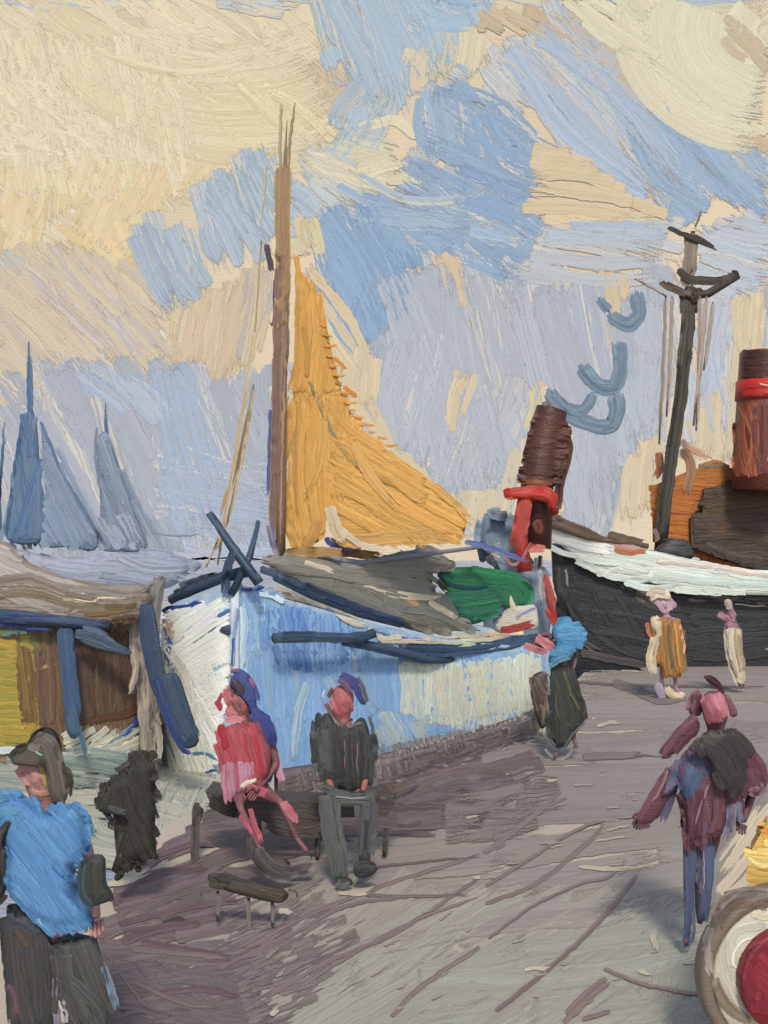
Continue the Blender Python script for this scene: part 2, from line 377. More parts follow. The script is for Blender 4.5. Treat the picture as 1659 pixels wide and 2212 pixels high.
# upper-left cream mass: sweeping arcs then short chopped touches
f('A','-20,-20 690,-20 700,120 740,190 690,280 640,320 520,350 420,440 300,480 260,560 60,600 -20,560',32,30,CREAM,(230,217,190),bow=.10,th=2.2)
for k in range(13):
    y=-30+k*22; x0=30+k*9
    s('A',f'{x0},{y-40} {x0+150},{y+70} {x0+330},{y+130} {x0+520},{y+125} {min(x0+650,735)},{y+80}',26,(227,214,184),(221,205,172),th=2.4)
f('A','-20,60 330,80 420,300 380,420 -20,420',78,20,(226,211,180),(232,219,192),th=2.6,seg=4,dry=.4)
f('A','-20,180 120,190 260,300 200,330 -20,330',35,16,(228,213,184),(234,222,196),th=2.8,seg=5,bow=.2)
f('I','0,720 330,720 300,900 120,1120 0,1130',97,44,(222,198,156),(229,212,180),th=2.4,seg=5)
f('I','330,720 1000,700 1080,640 1180,640 840,800 600,960 560,1170 300,1010',112,46,(225,202,160),(229,211,178),th=2.3,seg=5)
f('I','300,1000 560,960 560,1180 480,1190',55,40,(226,202,154),(230,210,170),th=2.4)
s('I','140,940 150,1040 120,1130',40,(228,206,168),(222,196,150),th=3.5)
s('I','250,980 420,1120 540,1185',40,(232,210,164),(226,200,150),th=3.2)
f('I','1000,360 1400,480 1480,620 1380,640 1240,560 1080,440',40,34,(228,216,184),(222,208,174),th=2.6)
s('I','1030,350 1180,500 1330,600 1420,640',60,(232,220,190),(222,208,172),th=2.8)
f('I','1340,270 1440,260 1590,400 1560,470 1480,480 1390,380',40,50,(208,188,162),(214,196,170))
s('I','240,20 400,190 600,290 800,330',36,(230,218,188),(222,206,172),th=3)
s('I','390,200 520,250 760,310 960,300 1120,240',30,(231,219,190),th=3)
s('I','0,590 90,625 200,600',16,(232,220,192),th=3)
s('I','520,680 420,660 440,560 ',18,(230,216,186),th=3)
# little clots of paint
for k in range(70):
    x,y=RG.uniform(0,520),RG.uniform(150,380); a=RG.uniform(.9,2.3); L=RG.uniform(10,34)
    s('A',f'{x},{y} {x+L*.5*math.cos(a)+RG.normal()*3},{y+L*.5*math.sin(a)} {x+L*math.cos(a)},{y+L*math.sin(a)}',RG.uniform(5,11),(233,221,193),(226,211,178),th=2.8)
# mauve-beige lower left
f('I','-20,1130 200,1030 350,1080 600,1180 740,1400 760,1600 500,1640 300,1620 -20,1800',48,50,(208,192,180),(216,201,174),th=1.8,dry=.35)
f('I','70,1180 260,1060 560,1340 740,1480 700,1560 400,1500',47,34,(213,201,190),(196,188,192),th=2.0,dry=.45)
f('I','740,1360 900,1280 1100,1160 1180,1300 1120,1560 940,1680 760,1560',100,46,(217,197,166),(211,190,166),th=1.6)
f('I','1060,1180 1180,1120 1180,1330 1070,1600 1040,1600',97,34,(196,184,188),(214,196,166),dry=.5)
s('I','420,1500 520,1480 720,1560 700,1520',26,(206,196,192),(218,204,176),dry=.5)
f('I','-20,1100 70,1110 100,1180 40,1260 -20,1250',50,36,(178,192,208),TAN,dry=.5)
# lavender low band, left and behind the masts
f('A','-20,830 60,800 150,790 340,780 420,800 480,830 590,800 590,1180 560,1200 -20,1215',66,44,LAV,(174,179,192),th=1.5,dry=.2)
f('A','-20,900 190,880 380,1000 440,1200 -20,1215',62,40,(184,185,194),(176,181,194),th=1.5)
f('A','320,800 400,790 480,850 500,1000 470,1150 380,1160 360,900',74,40,(166,182,208),(176,188,208),th=1.6)
f('A','110,790 190,785 260,820 380,900 330,910 240,870 150,830',36,34,(178,190,210),(190,196,210),dry=.4)
f('A','340,1000 590,1000 580,1190 340,1200',5,40,(184,190,208),(176,184,204),th=1.4)
s('A','330,1140 380,1150 450,1140',8,(168,176,198))
# grey-blue cloud touches
f('I','570,1040 680,960 830,1060 900,1220 880,1290 760,1370 700,1350 640,1260',62,62,(172,186,202),(184,196,208),th=1.9,dry=.35,seg=9)
f('I','845,850 1010,740 1080,660 1200,700 1190,1000 1140,1110 1030,1160 960,1150 900,1060',62,62,(170,186,206),(186,198,210),th=1.9,dry=.4,seg=9)
f('I','1260,740 1330,820 1400,890 1330,990 1270,1030',40,50,(178,192,208),(190,200,210),dry=.5)
f('I','1310,700 1420,640 1659,700 1659,900 1500,890 1380,830',32,50,(190,200,210),(216,208,186),dry=.55,th=2)
s('I','1330,640 1480,800 1659,880',40,(224,216,190),(196,204,210),dry=.5,th=2.4)
# top blue
f('A','465,-20 700,-20 690,6 600,20 500,16',8,26,(178,198,214),CREAM,dry=.5)
f('A','700,-20 1020,-20 1030,60 960,130 900,180 850,240 800,290 760,270 770,190 715,130',66,54,(172,192,214),(186,202,214),th=1.8,dry=.35,seg=8)
f('A','880,-20 1030,-20 1000,60 900,60',10,40,(162,190,220),(178,200,220),dry=.3)
f('A','745,180 860,200 830,270 770,330 730,330',115,44,(178,196,214),(206,202,192),dry=.4)
s('A','770,280 850,260 900,290 950,270',26,(222,212,184),(228,220,192),th=2)
f('A','880,110 1020,60 1060,110 1000,170 900,190',100,40,(224,214,188),(216,204,180),dry=.4)
f('A','640,330 800,300 870,330 830,410 740,400 680,370',20,40,(222,212,184),(212,206,190),dry=.35,th=1.9)
# tan-mauve bar upper right, broad pale diagonal
f('J','480,60 760,40 900,60 1150,230 1450,470 1659,560 1659,640 1350,520 1180,420 980,260 760,140 500,110',30,56,(212,192,164),(206,186,158),th=1.5,seg=10)
f('J','740,40 860,60 1120,290 1380,520 1350,620 1250,820 1100,800 900,620 740,440 560,300 560,190 740,170',46,70,(188,198,214),(176,192,216),th=1.9,dry=.35,seg=9)
f('J','560,190 740,180 860,330 700,420 600,400 560,300',40,60,(196,200,210),(214,202,180),dry=.5)
f('J','830,80 940,100 1100,260 1000,380 900,300',55,44,(206,198,192),(190,196,212),dry=.5)
f('J','1080,430 1260,420 1350,540 1500,560 1659,640 1659,880 1480,770 1440,800 1380,860 1330,920 1280,900 1240,760',48,60,(162,182,208),(168,190,218),th=2,dry=.3,seg=9)
s('J','1440,700 1560,800 1670,880',40,(152,177,210),(160,186,220)); s('J','1350,560 1500,640 1670,760',34,(150,178,218),(190,196,206),dry=.5)
f('J','1450,580 1659,650 1659,800 1560,760',32,22,(168,184,208),(210,196,174),dry=.6,sp=1.1)
# upper right swirl of pale cream
import itertools
for k,r in enumerate(range(90,620,30)):
    cx,cy=1690,120; a0,a1=(205,95) if r>200 else (230,100)
    c=(226,221,198) if r<520 else (222,214,190)
    pts=' '.join(f'{cx+r*1.05*math.cos(math.radians(t)):.0f},{cy-r*.82*math.sin(math.radians(-t)):.0f}' for t in np.linspace(a0,a1,7))
    s('J',pts,52,c,(222,216,193),th=1.3,dry=.25)
f('J','830,-20 1200,-20 1180,120 1230,300 1500,500 1659,500 1659,540 1480,500 1150,260 950,120',35,44,(226,220,196),(218,212,186),th=2.2)
f('J','1480,80 1560,90 1659,190 1659,300 1560,230 1480,150',45,46,(206,188,162),(212,196,172))
# large blue mass mid-right
f('J','200,690 270,600 300,360 420,340 480,420 560,430 700,560 770,610 740,700 650,790 740,890 760,960 720,1090 650,1150 500,1080 400,1010 250,1000 0,950 0,820 180,760',28,70,(160,181,209),(154,177,209),th=1.9,dry=.3,seg=7)
f('J','270,380 420,340 480,520 400,640 260,620',80,46,(176,194,216),(164,186,214),dry=.35,seg=8)
f('J','420,480 620,430 700,620 640,700 460,640',60,30,(152,177,210),(160,186,220),dry=.5,sp=.8)
f('J','400,680 720,640 700,860 640,900 420,860',20,64,(146,172,208),(152,178,216),th=1.8)
f('J','0,840 300,830 640,880 640,960 300,960 0,930',8,50,(160,184,212),(178,194,210),dry=.35,th=2)
f('J','0,620 180,640 230,700 190,740 0,700',-12,50,(224,214,186),(216,206,180))
s('J','0,700 200,800 420,800 560,740',44,(208,208,196),(176,192,210),dry=.5,th=2.3); s('J','-80,740 100,840 320,860',40,(186,198,208),(160,182,212),dry=.5)
f('J','300,1000 480,990 640,1060 720,1130 640,1150 480,1080',25,40,(146,172,208),(154,180,214))
# blue right of the sail
f('A','685,500 740,455 850,480 870,540 850,650 800,730 770,760 745,700 700,620',60,48,(146,174,212),(158,184,214),th=1.9,dry=.3,seg=8)
f('A','760,480 900,560 880,700 800,730',66,44,(144,170,206),(150,178,212),dry=.25)
s('A','800,600 770,700 790,760',40,(144,170,206),dry=.5)
# lavender body right of the sail
f('A','838,580 1000,580 1200,620 1290,640 1440,600 1436,760 1410,960 1330,1000 1310,1140 1240,1150 1230,1080 1100,1060 1040,1140 920,1040 850,950 810,850 800,770',72,62,(186,189,200),(180,184,197),th=1.6,dry=.2,seg=8)
f('A','860,740 1000,740 1000,960 900,1010 850,950 812,850',100,52,(183,186,198),(190,193,202),th=1.7)
f('A','985,880 1140,840 1110,1080 1040,1130 950,1060',104,50,(183,189,201),(191,194,201),th=1.7)
f('A','1250,880 1350,800 1430,760 1420,940 1330,1000 1310,1170 1240,1170',92,50,(182,188,200),(190,194,201),th=1.6)
f('J','760,950 1250,900 1250,1110 960,1090 720,1130 640,1140',4,56,(187,192,200),(193,196,200),th=1.7,dry=.3)
f('J','840,900 1240,900 1240,960 860,990 760,950',2,36,(184,194,214),(194,200,212),dry=.3)
f('J','1380,930 1560,870 1659,900 1659,1150 1450,1190 1380,1100',15,50,(190,198,212),(198,202,208),th=1.7,dry=.3)
f('J','1400,1180 1500,1230 1500,1700 1400,1800 1300,1800 1330,1500',88,46,(192,197,208),(186,192,208))
# bare warm ground showing through
f('J','740,590 860,600 1000,700 1110,800 1250,830 1240,900 1000,890 830,905 660,840 690,740',8,56,(219,198,166),(222,203,172),th=1.1,seg=9)
f('J','275,1010 420,1040 440,1250 400,1210 330,1130',70,40,(219,200,170),(214,196,168))
f('J','400,1500 485,1475 450,1650 400,1740 370,1680 410,1590',105,38,(222,202,170),(216,198,168))
f('J','960,1090 1100,1120 1060,1240 1040,1400 990,1360 980,1200',85,44,(219,200,170),(214,196,168),dry=.4)
f('J','690,1530 760,1540 760,1640 700,1650 650,1800 640,1900 680,1700',100,34,(222,204,172))
f('J','1190,1760 1220,1750 1210,1960 1180,2060 1060,2120 1080,1900 1110,1830',95,46,(220,203,172),(214,198,170))
f('J','1310,1750 1500,1500 1500,1200 1640,1160 1640,1400 1540,1420 1530,1760 1500,1880 1380,1840 1310,1800',92,50,(219,202,172),(212,196,168),th=1.3)
f('A','960,1080 1100,1060 1120,960 1150,960 1110,1140 1020,1150',100,34,(219,202,172),(210,198,180),dry=.35)
f('A','665,560 720,640 790,760 800,870 850,960 960,1060 1030,1130 1000,1150 900,1060 780,920 710,760 655,600',55,24,(222,203,170),(216,198,170),th=1.4)
f('A','700,770 800,760 820,800 800,880 740,860',95,28,(222,203,172),(214,198,172))
f('A','630,560 690,540 680,470 640,480',75,26,(220,200,168))
finish('clouds',g,'sky',kind='structure')
# ---------------------------------------------------------------- sea
g=Geo()
V=[np.array(v) for v in ((-560,4,SEAZ-.02),(560,4,SEAZ-.02),(560,601,SEAZ-.02),(-560,601,SEAZ-.02))]
g.mesh(V,[(0,1,2,3)],(176,182,196),.02)
fill(g,SEA,q('A','-300,1212 1900,1212 1900,1236 -300,1236'),0,8,(174,179,192),(186,190,204),th=4,seg=30)
fill(g,SEA,q('A','-300,1232 1900,1232 1900,1300 -300,1300'),1,16,(176,182,200),(184,186,200),th=8,seg=20)
fill(g,SEA,q('A','-300,1290 1250,1290 1250,1560 -300,1560'),2,30,(180,184,184),(196,196,188),th=3,seg=9)
fill(g,SEA,q('A','-200,1560 520,1540 700,1700 400,1860 -200,1900'),12,26,(208,202,182),(182,184,166),th=2,seg=6,dry=.4)
fill(g,SEA,q('A','330,1600 470,1560 480,1720 360,1820 250,1840'),-70,26,(212,204,182),(150,158,146),th=2,seg=4,dry=.6)
finish('sea',g,'water',kind='structure')
# ---------------------------------------------------------------- quay
edge_px=q('A','-300,2330 60,1990 232,1912 330,1800 430,1740 640,1712 850,1690 1150,1592 1215,1500 1262,1452 2300,1440')
def gnd(p,z=0.): 
    Y=float(Flat(z).depth(p[0],p[1])); return at(p[0],p[1],Y)
E_=[gnd(p) for p in edge_px]; 
ring=[np.array([e[0],e[1],0.]) for e in E_]
ring[0]=np.array([-4.5,E_[0][1],0.])
ring+= [np.array([60.,24.,0.]),np.array([60.,-6.,0.]),np.array([-4.5,-6.,0.])]
from mathutils.geometry import tessellate_polygon
tr=tessellate_polygon([[Vector((p[0],p[1],0)) for p in ring]]); n=len(ring)
g=Geo(); g.mesh([p-np.array([0,0,.004]) for p in ring],[tuple(t) for t in tr],(204,190,168),.0035)
V=[p-np.array([0,0,.004]) for p in ring]+[p-np.array([0,0,1.6]) for p in ring]
g.mesh(V,[(i,i+n,(i+1)%n+n,(i+1)%n) for i in range(n)],(104,92,88),.0035)
finish('quay',g,'ground',kind='structure')
def warm(c): return None if c is None else (c[0]*1.01,c[1]*.995,c[2]*.965)
g=Geo(); g.thk=.28; g.lay=.035; g.cv=.03
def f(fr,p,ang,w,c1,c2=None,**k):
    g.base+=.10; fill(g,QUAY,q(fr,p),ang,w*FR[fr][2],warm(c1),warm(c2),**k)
def s(fr,p,w,c1,c2=None,**k):
    g.base+=.015; stroke(g,QUAY,q(fr,p),w*FR[fr][2],warm(c1),warm(c2),**k)
f('A','1240,1453 1900,1450 1900,1560 1240,1580',1,30,(160,151,149),(166,158,153),th=1.2,seg=16,bow=.01)
f('A','1180,1580 1900,1560 1900,1800 900,1800 860,1700 1150,1600',-3,42,(152,143,141),(160,152,147),th=1.4,seg=12,bow=.02)
f('A','640,1740 900,1700 1150,1800 1900,1790 1900,2000 700,2060 640,1900',-8,46,(168,161,155),(158,150,147),th=1.5,seg=11,bow=.02)
f('A','420,1980 800,1900 1900,1960 1900,2350 300,2350 380,2100',-30,52,(180,178,166),(168,162,154),th=1.6,seg=9,dry=.25,bow=.02)
f('A','900,2080 1560,2000 1560,2350 900,2350',-8,52,(178,179,167),(168,165,156),th=1.6,seg=10,dry=.2,bow=.02)
f('A','540,1900 900,1880 980,1960 760,2060 560,2080 500,2000',-30,44,(184,176,162),(168,159,151),th=1.6,dry=.35)
f('A','1400,2010 1530,1990 1530,2160 1420,2160',-70,60,(170,173,161),(164,166,155),th=1.6)
f('A','1500,1700 1900,1560 1900,1900 1590,1900 1500,2000 1480,1900',-50,44,(162,156,150),(150,140,138),th=1.5)
f('A','1560,1860 1640,1740 1900,1700 1900,1900 1600,1920 1540,2030',-55,26,(218,204,178),(212,198,170),th=1.8,dry=.3)
# shadow painted into the paving in dark plum, at the left and under the seated pair
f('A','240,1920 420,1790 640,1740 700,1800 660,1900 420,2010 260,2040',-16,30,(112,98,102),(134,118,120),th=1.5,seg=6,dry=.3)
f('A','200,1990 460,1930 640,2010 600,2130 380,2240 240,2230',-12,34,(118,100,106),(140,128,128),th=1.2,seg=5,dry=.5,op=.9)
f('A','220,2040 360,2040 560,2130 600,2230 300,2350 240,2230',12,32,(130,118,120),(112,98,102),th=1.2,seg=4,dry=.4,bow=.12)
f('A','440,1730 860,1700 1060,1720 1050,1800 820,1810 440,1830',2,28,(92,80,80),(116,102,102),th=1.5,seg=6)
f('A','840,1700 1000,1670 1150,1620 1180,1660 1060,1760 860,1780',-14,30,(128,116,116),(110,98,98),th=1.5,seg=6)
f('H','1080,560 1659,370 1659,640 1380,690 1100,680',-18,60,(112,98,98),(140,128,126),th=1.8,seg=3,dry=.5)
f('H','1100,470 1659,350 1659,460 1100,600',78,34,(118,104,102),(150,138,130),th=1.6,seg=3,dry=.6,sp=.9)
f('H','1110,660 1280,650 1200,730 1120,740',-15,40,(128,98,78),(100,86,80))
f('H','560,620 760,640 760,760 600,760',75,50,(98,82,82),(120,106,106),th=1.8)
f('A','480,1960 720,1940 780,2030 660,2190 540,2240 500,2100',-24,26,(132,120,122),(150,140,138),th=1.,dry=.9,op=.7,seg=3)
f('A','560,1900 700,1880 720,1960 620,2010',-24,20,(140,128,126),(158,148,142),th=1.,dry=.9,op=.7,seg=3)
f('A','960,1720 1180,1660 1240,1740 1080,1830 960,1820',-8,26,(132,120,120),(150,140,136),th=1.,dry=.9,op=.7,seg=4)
# brushed accents
for p,w in (('260,2040 340,2010 440,1996',22),('250,2000 420,1960 520,1950',14),('300,1870 400,1830 470,1828',14),('240,1960 330,1890 460,1880',18),
            ('300,2040 420,2060 510,2080',22),('330,2150 440,2140 520,2160',16)): s('A',p,w,(108,80,92),(128,108,112),th=2)
s('C','870,1150 950,1080 1120,1000',60,(112,106,102),(128,118,116)); s('C','880,1180 960,1150 1020,1140',56,(72,64,60),(92,82,78))
for p,w in (('C|700,1300 900,1320 1280,1350',34),('C|720,1480 1000,1600 1200,1620',26),('C|560,1290 700,1500 820,1640',22)): 
    fr,pp=p.split('|'); s(fr,pp,w,(128,112,112),(146,134,128),th=1.8)
# long joint lines running down the quay
g.base+=.12
JT=(124,98,106)
for p,w in (('H|330,1590 700,1400 1100,1240 1659,1060',20),('H|200,1700 640,1490 900,1350 1250,1290',22),('H|460,1860 800,1660 1200,1480 1659,1180',22),
            ('H|640,1800 1000,1580 1300,1420 1659,1290',18),('H|1150,1960 1330,1780 1659,1560',26),
            ('D|0,1250 200,1110 400,930 430,870',26),('D|0,1450 250,1290 520,1120 720,1050',20),('D|0,1540 300,1420 560,1220 700,1080',26),
            ('D|20,1740 300,1540 560,1420 720,1380 820,1270',18),('D|60,2160 360,1920 640,1660 900,1350',30),('D|480,2180 620,2040 730,1960',64),
            ('D|460,2220 560,2110 640,2080',34),('D|680,1900 900,1990 1100,2030 1300,2060',24),('D|560,2200 740,2140',26)):
    fr,pp=p.split('|'); s(fr,pp,w*1.15,(134,114,118),(154,138,136),th=.4,dry=.2,op=1.05)
for p,w in (('H|900,1260 1100,1290 1400,1290 1600,1280',20),('H|860,1180 1100,1130 1659,1070',16),('H|1150,930 1400,920 1659,900',16),('D|420,260 900,290 1623,300',20),
            ('D|560,700 900,690 1080,700',14)):
    fr,pp=p.split('|'); s(fr,pp,w,(116,106,106),(136,126,122),th=1.2,dry=.5)
s('D','730,270 860,310 1000,370 1180,360',60,(120,112,110),(138,130,126)); s('D','560,700 800,690 980,690',50,(126,118,118),(146,138,134),dry=.5)
g.base+=.06
# broken lights where the warm ground coat is left bare
for p,w in (('D|640,525 720,505 830,500',24),('D|360,835 440,828',16),('D|620,470 660,475',12),('D|540,1325 700,1340 900,1335',20),('D|640,1180 760,1160 860,1150',12),
            ('D|700,1120 860,1085',10),('D|230,1915 300,1905 400,1905',30),('D|560,1320 740,1330 1000,1325',14),('D|380,1215 480,1195',10),('D|880,1920 970,1935',34),
            ('D|960,1700 1000,1850',40),('D|0,1392 80,1382',10),('H|1100,1020 1160,1040',30),('H|1560,860 1659,850',12),('H|1600,1190 1659,1195',20),('H|860,1270 1000,1270 1100,1230',50),
            ('H|540,1370 640,1380',40),('H|500,1950 560,1900',40),('C|580,950 700,930 840,860',44),('D|780,205 940,212',14),('D|500,150 580,140 640,165',70)):
    fr,pp=p.split('|'); s(fr,pp,w,(214,202,180),(196,186,166),th=.8,dry=.6)
for k in range(24):
    x,y=RG.uniform(1040,1480),RG.uniform(1660,2180); L=RG.uniform(12,60)
    s('A',f'{x},{y} {x+L},{y-RG.uniform(1,6)}',RG.uniform(2.5,6),(184,175,160),(172,164,152),th=.3,dry=.7,op=.9)
for k in range(14):
    x,y=RG.uniform(560,1100),RG.uniform(1960,2200); L=RG.uniform(12,60); a=-RG.uniform(.3,.8)
    s('A',f'{x},{y} {x+L*math.cos(a)},{y+L*math.sin(a)}',RG.uniform(4,9),(180,172,157),(170,163,150),th=.3,dry=.7,op=.9)
finish('quay_paving',g,'ground',kind='structure')

# rough timber kerb along the edge under the blue hull
kp=[gnd(p) for p in q('A','600,1728 700,1712 850,1692 1000,1644 1150,1594 1214,1508')]
V=[];n=len(kp)
for p in kp:
    dd=p[:2]/np.linalg.norm(p[:2]); h=.27
    V+=[np.array([p[0],p[1],.003]),np.array([p[0],p[1],h-.03]),np.array([p[0]-.02,p[1]+.03,h]),np.array([p[0]-.06,p[1]+.22,h]),np.array([p[0]-.06,p[1]+.24,.003])]
Fk=[]
for i in range(n-1):
    for k in range(4): Fk.append((i*5+k,(i+1)*5+k,(i+1)*5+k+1,i*5+k+1))
g=Geo(); g.mesh(V,Fk,(116,102,100),.005); KS=Solid(V,Fk,13)
def f(fr,p,ang,w,c1,c2=None,**k): fill(g,KS,q(fr,p),ang,w*FR[fr][2],c1,c2,**k)
def s(fr,p,w,c1,c2=None,**k): stroke(g,KS,q(fr,p),w*FR[fr][2],c1,c2,**k)
f('A','600,1668 850,1628 1000,1590 1150,1545 1205,1470 1212,1510 1150,1594 1000,1644 850,1692 600,1728',-16,16,(108,96,96),(136,124,120),dry=.4,seg=4)
f('A','640,1660 850,1625 1000,1585 1150,1545 1150,1580 1000,1625 850,1680 640,1715',82,13,(96,84,84),(150,138,128),dry=.6,seg=3)
f('A','860,1620 1150,1540 1150,1560 860,1650',70,9,(150,136,126),(178,164,148),dry=.7,sp=1.3,th=2.4)
for k in range(15):
    x=640+k*36+RG.uniform(-14,14); y=np.interp(x,[640,850,1000,1150],[1716,1686,1640,1592]); L=RG.uniform(16,60)
    s('A',f'{x},{y-4} {x+L/2},{y+RG.uniform(-6,5)} {x+L},{y-L*.3+RG.uniform(-5,5)}',RG.uniform(6,12),(146,134,136),(124,112,114),dry=.6,th=2.0)
finish('quay_kerb',g,'wood',kind='structure')
TK[0]=.6
def P2(p,Z): return at(p[0],p[1],Z+(p[2] if len(p)>2 else 0))
def body(name_parent,Z,J,col,k=1.,hands=True,legk=1.):
    tb=TB[0]; TB[0]=1.0
    """one continuous skinned figure. J: joints in picture coordinates (x,y[,dz])"""
    R=dict(pelvis=(.115,.09),waist=(.105,.085),chest=(.125,.09),neck=.05,head=(.088,.1),crown=(.07,.08),shL=.05,elL=.036,haL=.025,paL=.028,shR=.05,elR=.036,haR=.025,paR=.032,
           hipL=.07,knL=.045,anL=.033,toL=.032,hipR=.07,knR=.045,anR=.033,toR=.032)
    for n in R:
        if n[:2] in('kn','an','to'): R[n]*=legk
    JJ={n:(P2(p,Z),(tuple(r*k for r in R[n]) if not np.isscalar(R[n]) else R[n]*k)) for n,p in J.items()}
    E=[('pelvis','waist'),('waist','chest'),('chest','neck'),('neck','head'),('head','crown')]
    for s_ in 'LR':
        E+=[('chest','sh'+s_),('sh'+s_,'el'+s_),('el'+s_,'ha'+s_),('pelvis','hip'+s_),('hip'+s_,'kn'+s_),('kn'+s_,'an'+s_),('an'+s_,'to'+s_)]
        if hands:
            h=JJ['ha'+s_][0]; d=h-JJ['el'+s_][0]; d/=np.linalg.norm(d); sd=np.cross(d,[0,1,0]); sd/=np.linalg.norm(sd)+1e-6; fr=np.array([0,-1.,0])
            JJ['pa'+s_]=(h+d*.055*k,(.038*k,.02*k)); E.append(('ha'+s_,'pa'+s_))
    V,Fc=skin(JJ,E,2)
    if hands:
        for s_ in 'LR':       # five bent fingers rooted in each palm, joined into the same mesh
            h=JJ['pa'+s_][0]; d=h-JJ['ha'+s_][0]; d/=np.linalg.norm(d); sd=np.cross(d,[0,1,0]); sd/=np.linalg.norm(sd)+1e-6; fr=np.array([0,-1.,0])
            for q_,(o,l) in enumerate(((-.028,.062),(-.010,.074),(.009,.070),(.026,.056))):
                a=h+sd*o*k+d*.01*k; b=a+d*l*.5*k; c=b+(d*.8+fr*.5)*l*.5*k
                v,f_=tube([a,b,c],[.0095*k,.009*k,.007*k],6); n0=len(V); V+=v; Fc+=[tuple(i+n0 for i in t) for t in f_]
            a=h-d*.02*k-sd*.03*k; b=a-sd*.022*k+d*.028*k; c=b+d*.03*k+fr*.01*k
            v,f_=tube([a,b,c],[.012*k,.011*k,.009*k],6); n0=len(V); V+=v; Fc+=[tuple(i+n0 for i in t) for t in f_]
    # face: brow hollow, nose, chin pushed out of the head
    H=JJ['head'][0]; up=JJ['crown'][0]-H; up/=np.linalg.norm(up)
    for i,v in enumerate(V):
        r=np.array(v)-H
        if np.linalg.norm(r)<.16*k and r[1]<-.02*k:
            z=r@up/k; x=(r-up*(r@up))[0]/k
            n_=.028*math.exp(-(x/.016)**2-((z+.012)/.03)**2); e=-.012*(math.exp(-((abs(x)-.034)/.016)**2-((z-.018)/.014)**2)); mo=-.006*math.exp(-(x/.03)**2-((z+.055)/.008)**2); ch=.012*math.exp(-(x/.03)**2-((z+.085)/.02)**2)
            V[i]=np.array(v)+np.array([0,-(n_+e+mo+ch)*k,0])
    TB[0]=tb
    return V,Fc
PINK=(196,124,120)
# ================================================================ DISTANT SAILING BOATS (about 60 m off)
SL=(112,134,162); SLD=(82,112,150); SLG=(140,150,168)
def far_boat(label,Z,hullp,sails,mast,extra=(),water=True):
    y=CY+(EYE-SEAZ)*F/Z
    hp=q('A',hullp); cx=hp[:,0].mean()
    t=thing('sailing_boat',label,'sailing boat',at(cx,y,Z),group='blue grey sailing boats out on the water')
    part('hull',t,'hull',(158,162,178),[pillow(hp,Z,.8)],Z,extra)
    x0,y0,x1,y1,r=mast
    part('mast',t,'wood',SLD,[tube([at(x0,y0,Z),at((x0+x1)/2,(y0+y1)/2,Z),at(x1,y1,Z)],[r*.6*Z/F,r*.5*Z/F,r*.3*Z/F],10)],Z,[('s','A',f'{x0},{y0} {(x0*.6+x1*.4)},{y0*.6+y1*.4} {x1},{y1}',r*2.2,SLD,(96,124,158))])
    for sp_,c,st in sails: part('sail',t,'cloth',c,[pillow(q('A',sp_),Z-.3,.12)],Z,st)
far_boat('large blue grey sailing boat with tall bare topmast above twin sails',34,'-60,1180 60,1200 210,1200 330,1190 430,1215 400,1262 330,1280 150,1276 -60,1262',
  [('62,870 80,900 88,1000 96,1100 90,1180 10,1172 22,1080 40,960 50,900',(92,120,154),[('f','A','56,880 78,900 88,1000 92,1170 12,1165 26,1060 42,940',84,24,(88,118,154),(120,140,166),{'dry':.2}),('s','A','50,900 28,1040 14,1165',10,(72,102,146)),('s','A','94,985 60,1090 30,1180',22,(84,118,166),(104,130,166))]),
   ('84,900 120,980 160,1060 205,1130 214,1195 150,1190 88,1180 96,1060',(132,148,172),[('f','A','86,930 120,990 170,1080 212,1150 206,1190 92,1180 98,1060',62,22,(130,146,172),(148,160,180),{'dry':.3}),('s','A','86,905 108,960 150,1050 206,1135',9,(96,120,152)),('s','A','150,1050 190,1120 214,1160',7,(100,124,154))])],
  (76,1180,62,738,8),
  [('f','A','-40,1190 210,1200 330,1190 430,1218 400,1260 -40,1255',8,22,(150,156,176),(172,172,184),{'dry':.3}),('s','A','200,1170 192,1200 215,1230 260,1240',14,(126,140,160)),('s','A','120,960 170,1060 215,1140 262,1200',16,(150,162,182),(172,178,192),{'dry':.5}),('f','A','30,1120 230,1120 300,1190 20,1190',62,26,(152,164,184),(176,180,194),{'dry':.7,'op':.7}),('s','A','40,1000 20,1100 -6,1190',14,(140,154,178),None,{'dry':.5})])  # sparse pale fill among these paints a haze over the sail foot
far_boat('smaller pale grey sailing boat with a slim forked mast right of the large one',38,'200,1196 330,1188 440,1214 420,1240 330,1256 210,1246',
  [('228,920 246,960 268,1030 300,1100 322,1190 260,1200 216,1190 214,1080 206,980 210,930',(136,150,174),[('f','A','214,930 240,960 262,1040 300,1110 318,1185 222,1190 216,1060',72,20,(134,150,174),(156,164,184),{'dry':.3}),('s','A','240,960 270,1050 322,1190',7,(116,132,156)),('s','A','210,920 206,980 216,1060',8,(140,152,174))])],
  (236,1190,228,872,5),
  [('f','A','210,1200 330,1190 430,1216 400,1244 230,1244',6,16,(158,162,182),(142,150,170),{'dry':.3}),('s','A','322,1150 380,1158 440,1152',6,(150,158,178)),('s','A','262,1010 300,1090 350,1180',14,(156,166,186),None,{'dry':.5}),('f','A','230,1110 330,1110 380,1190 220,1190',66,22,(160,168,188),(178,182,196),{'dry':.7,'op':.7})])  # closing fill: painted haze fading the sail towards its base
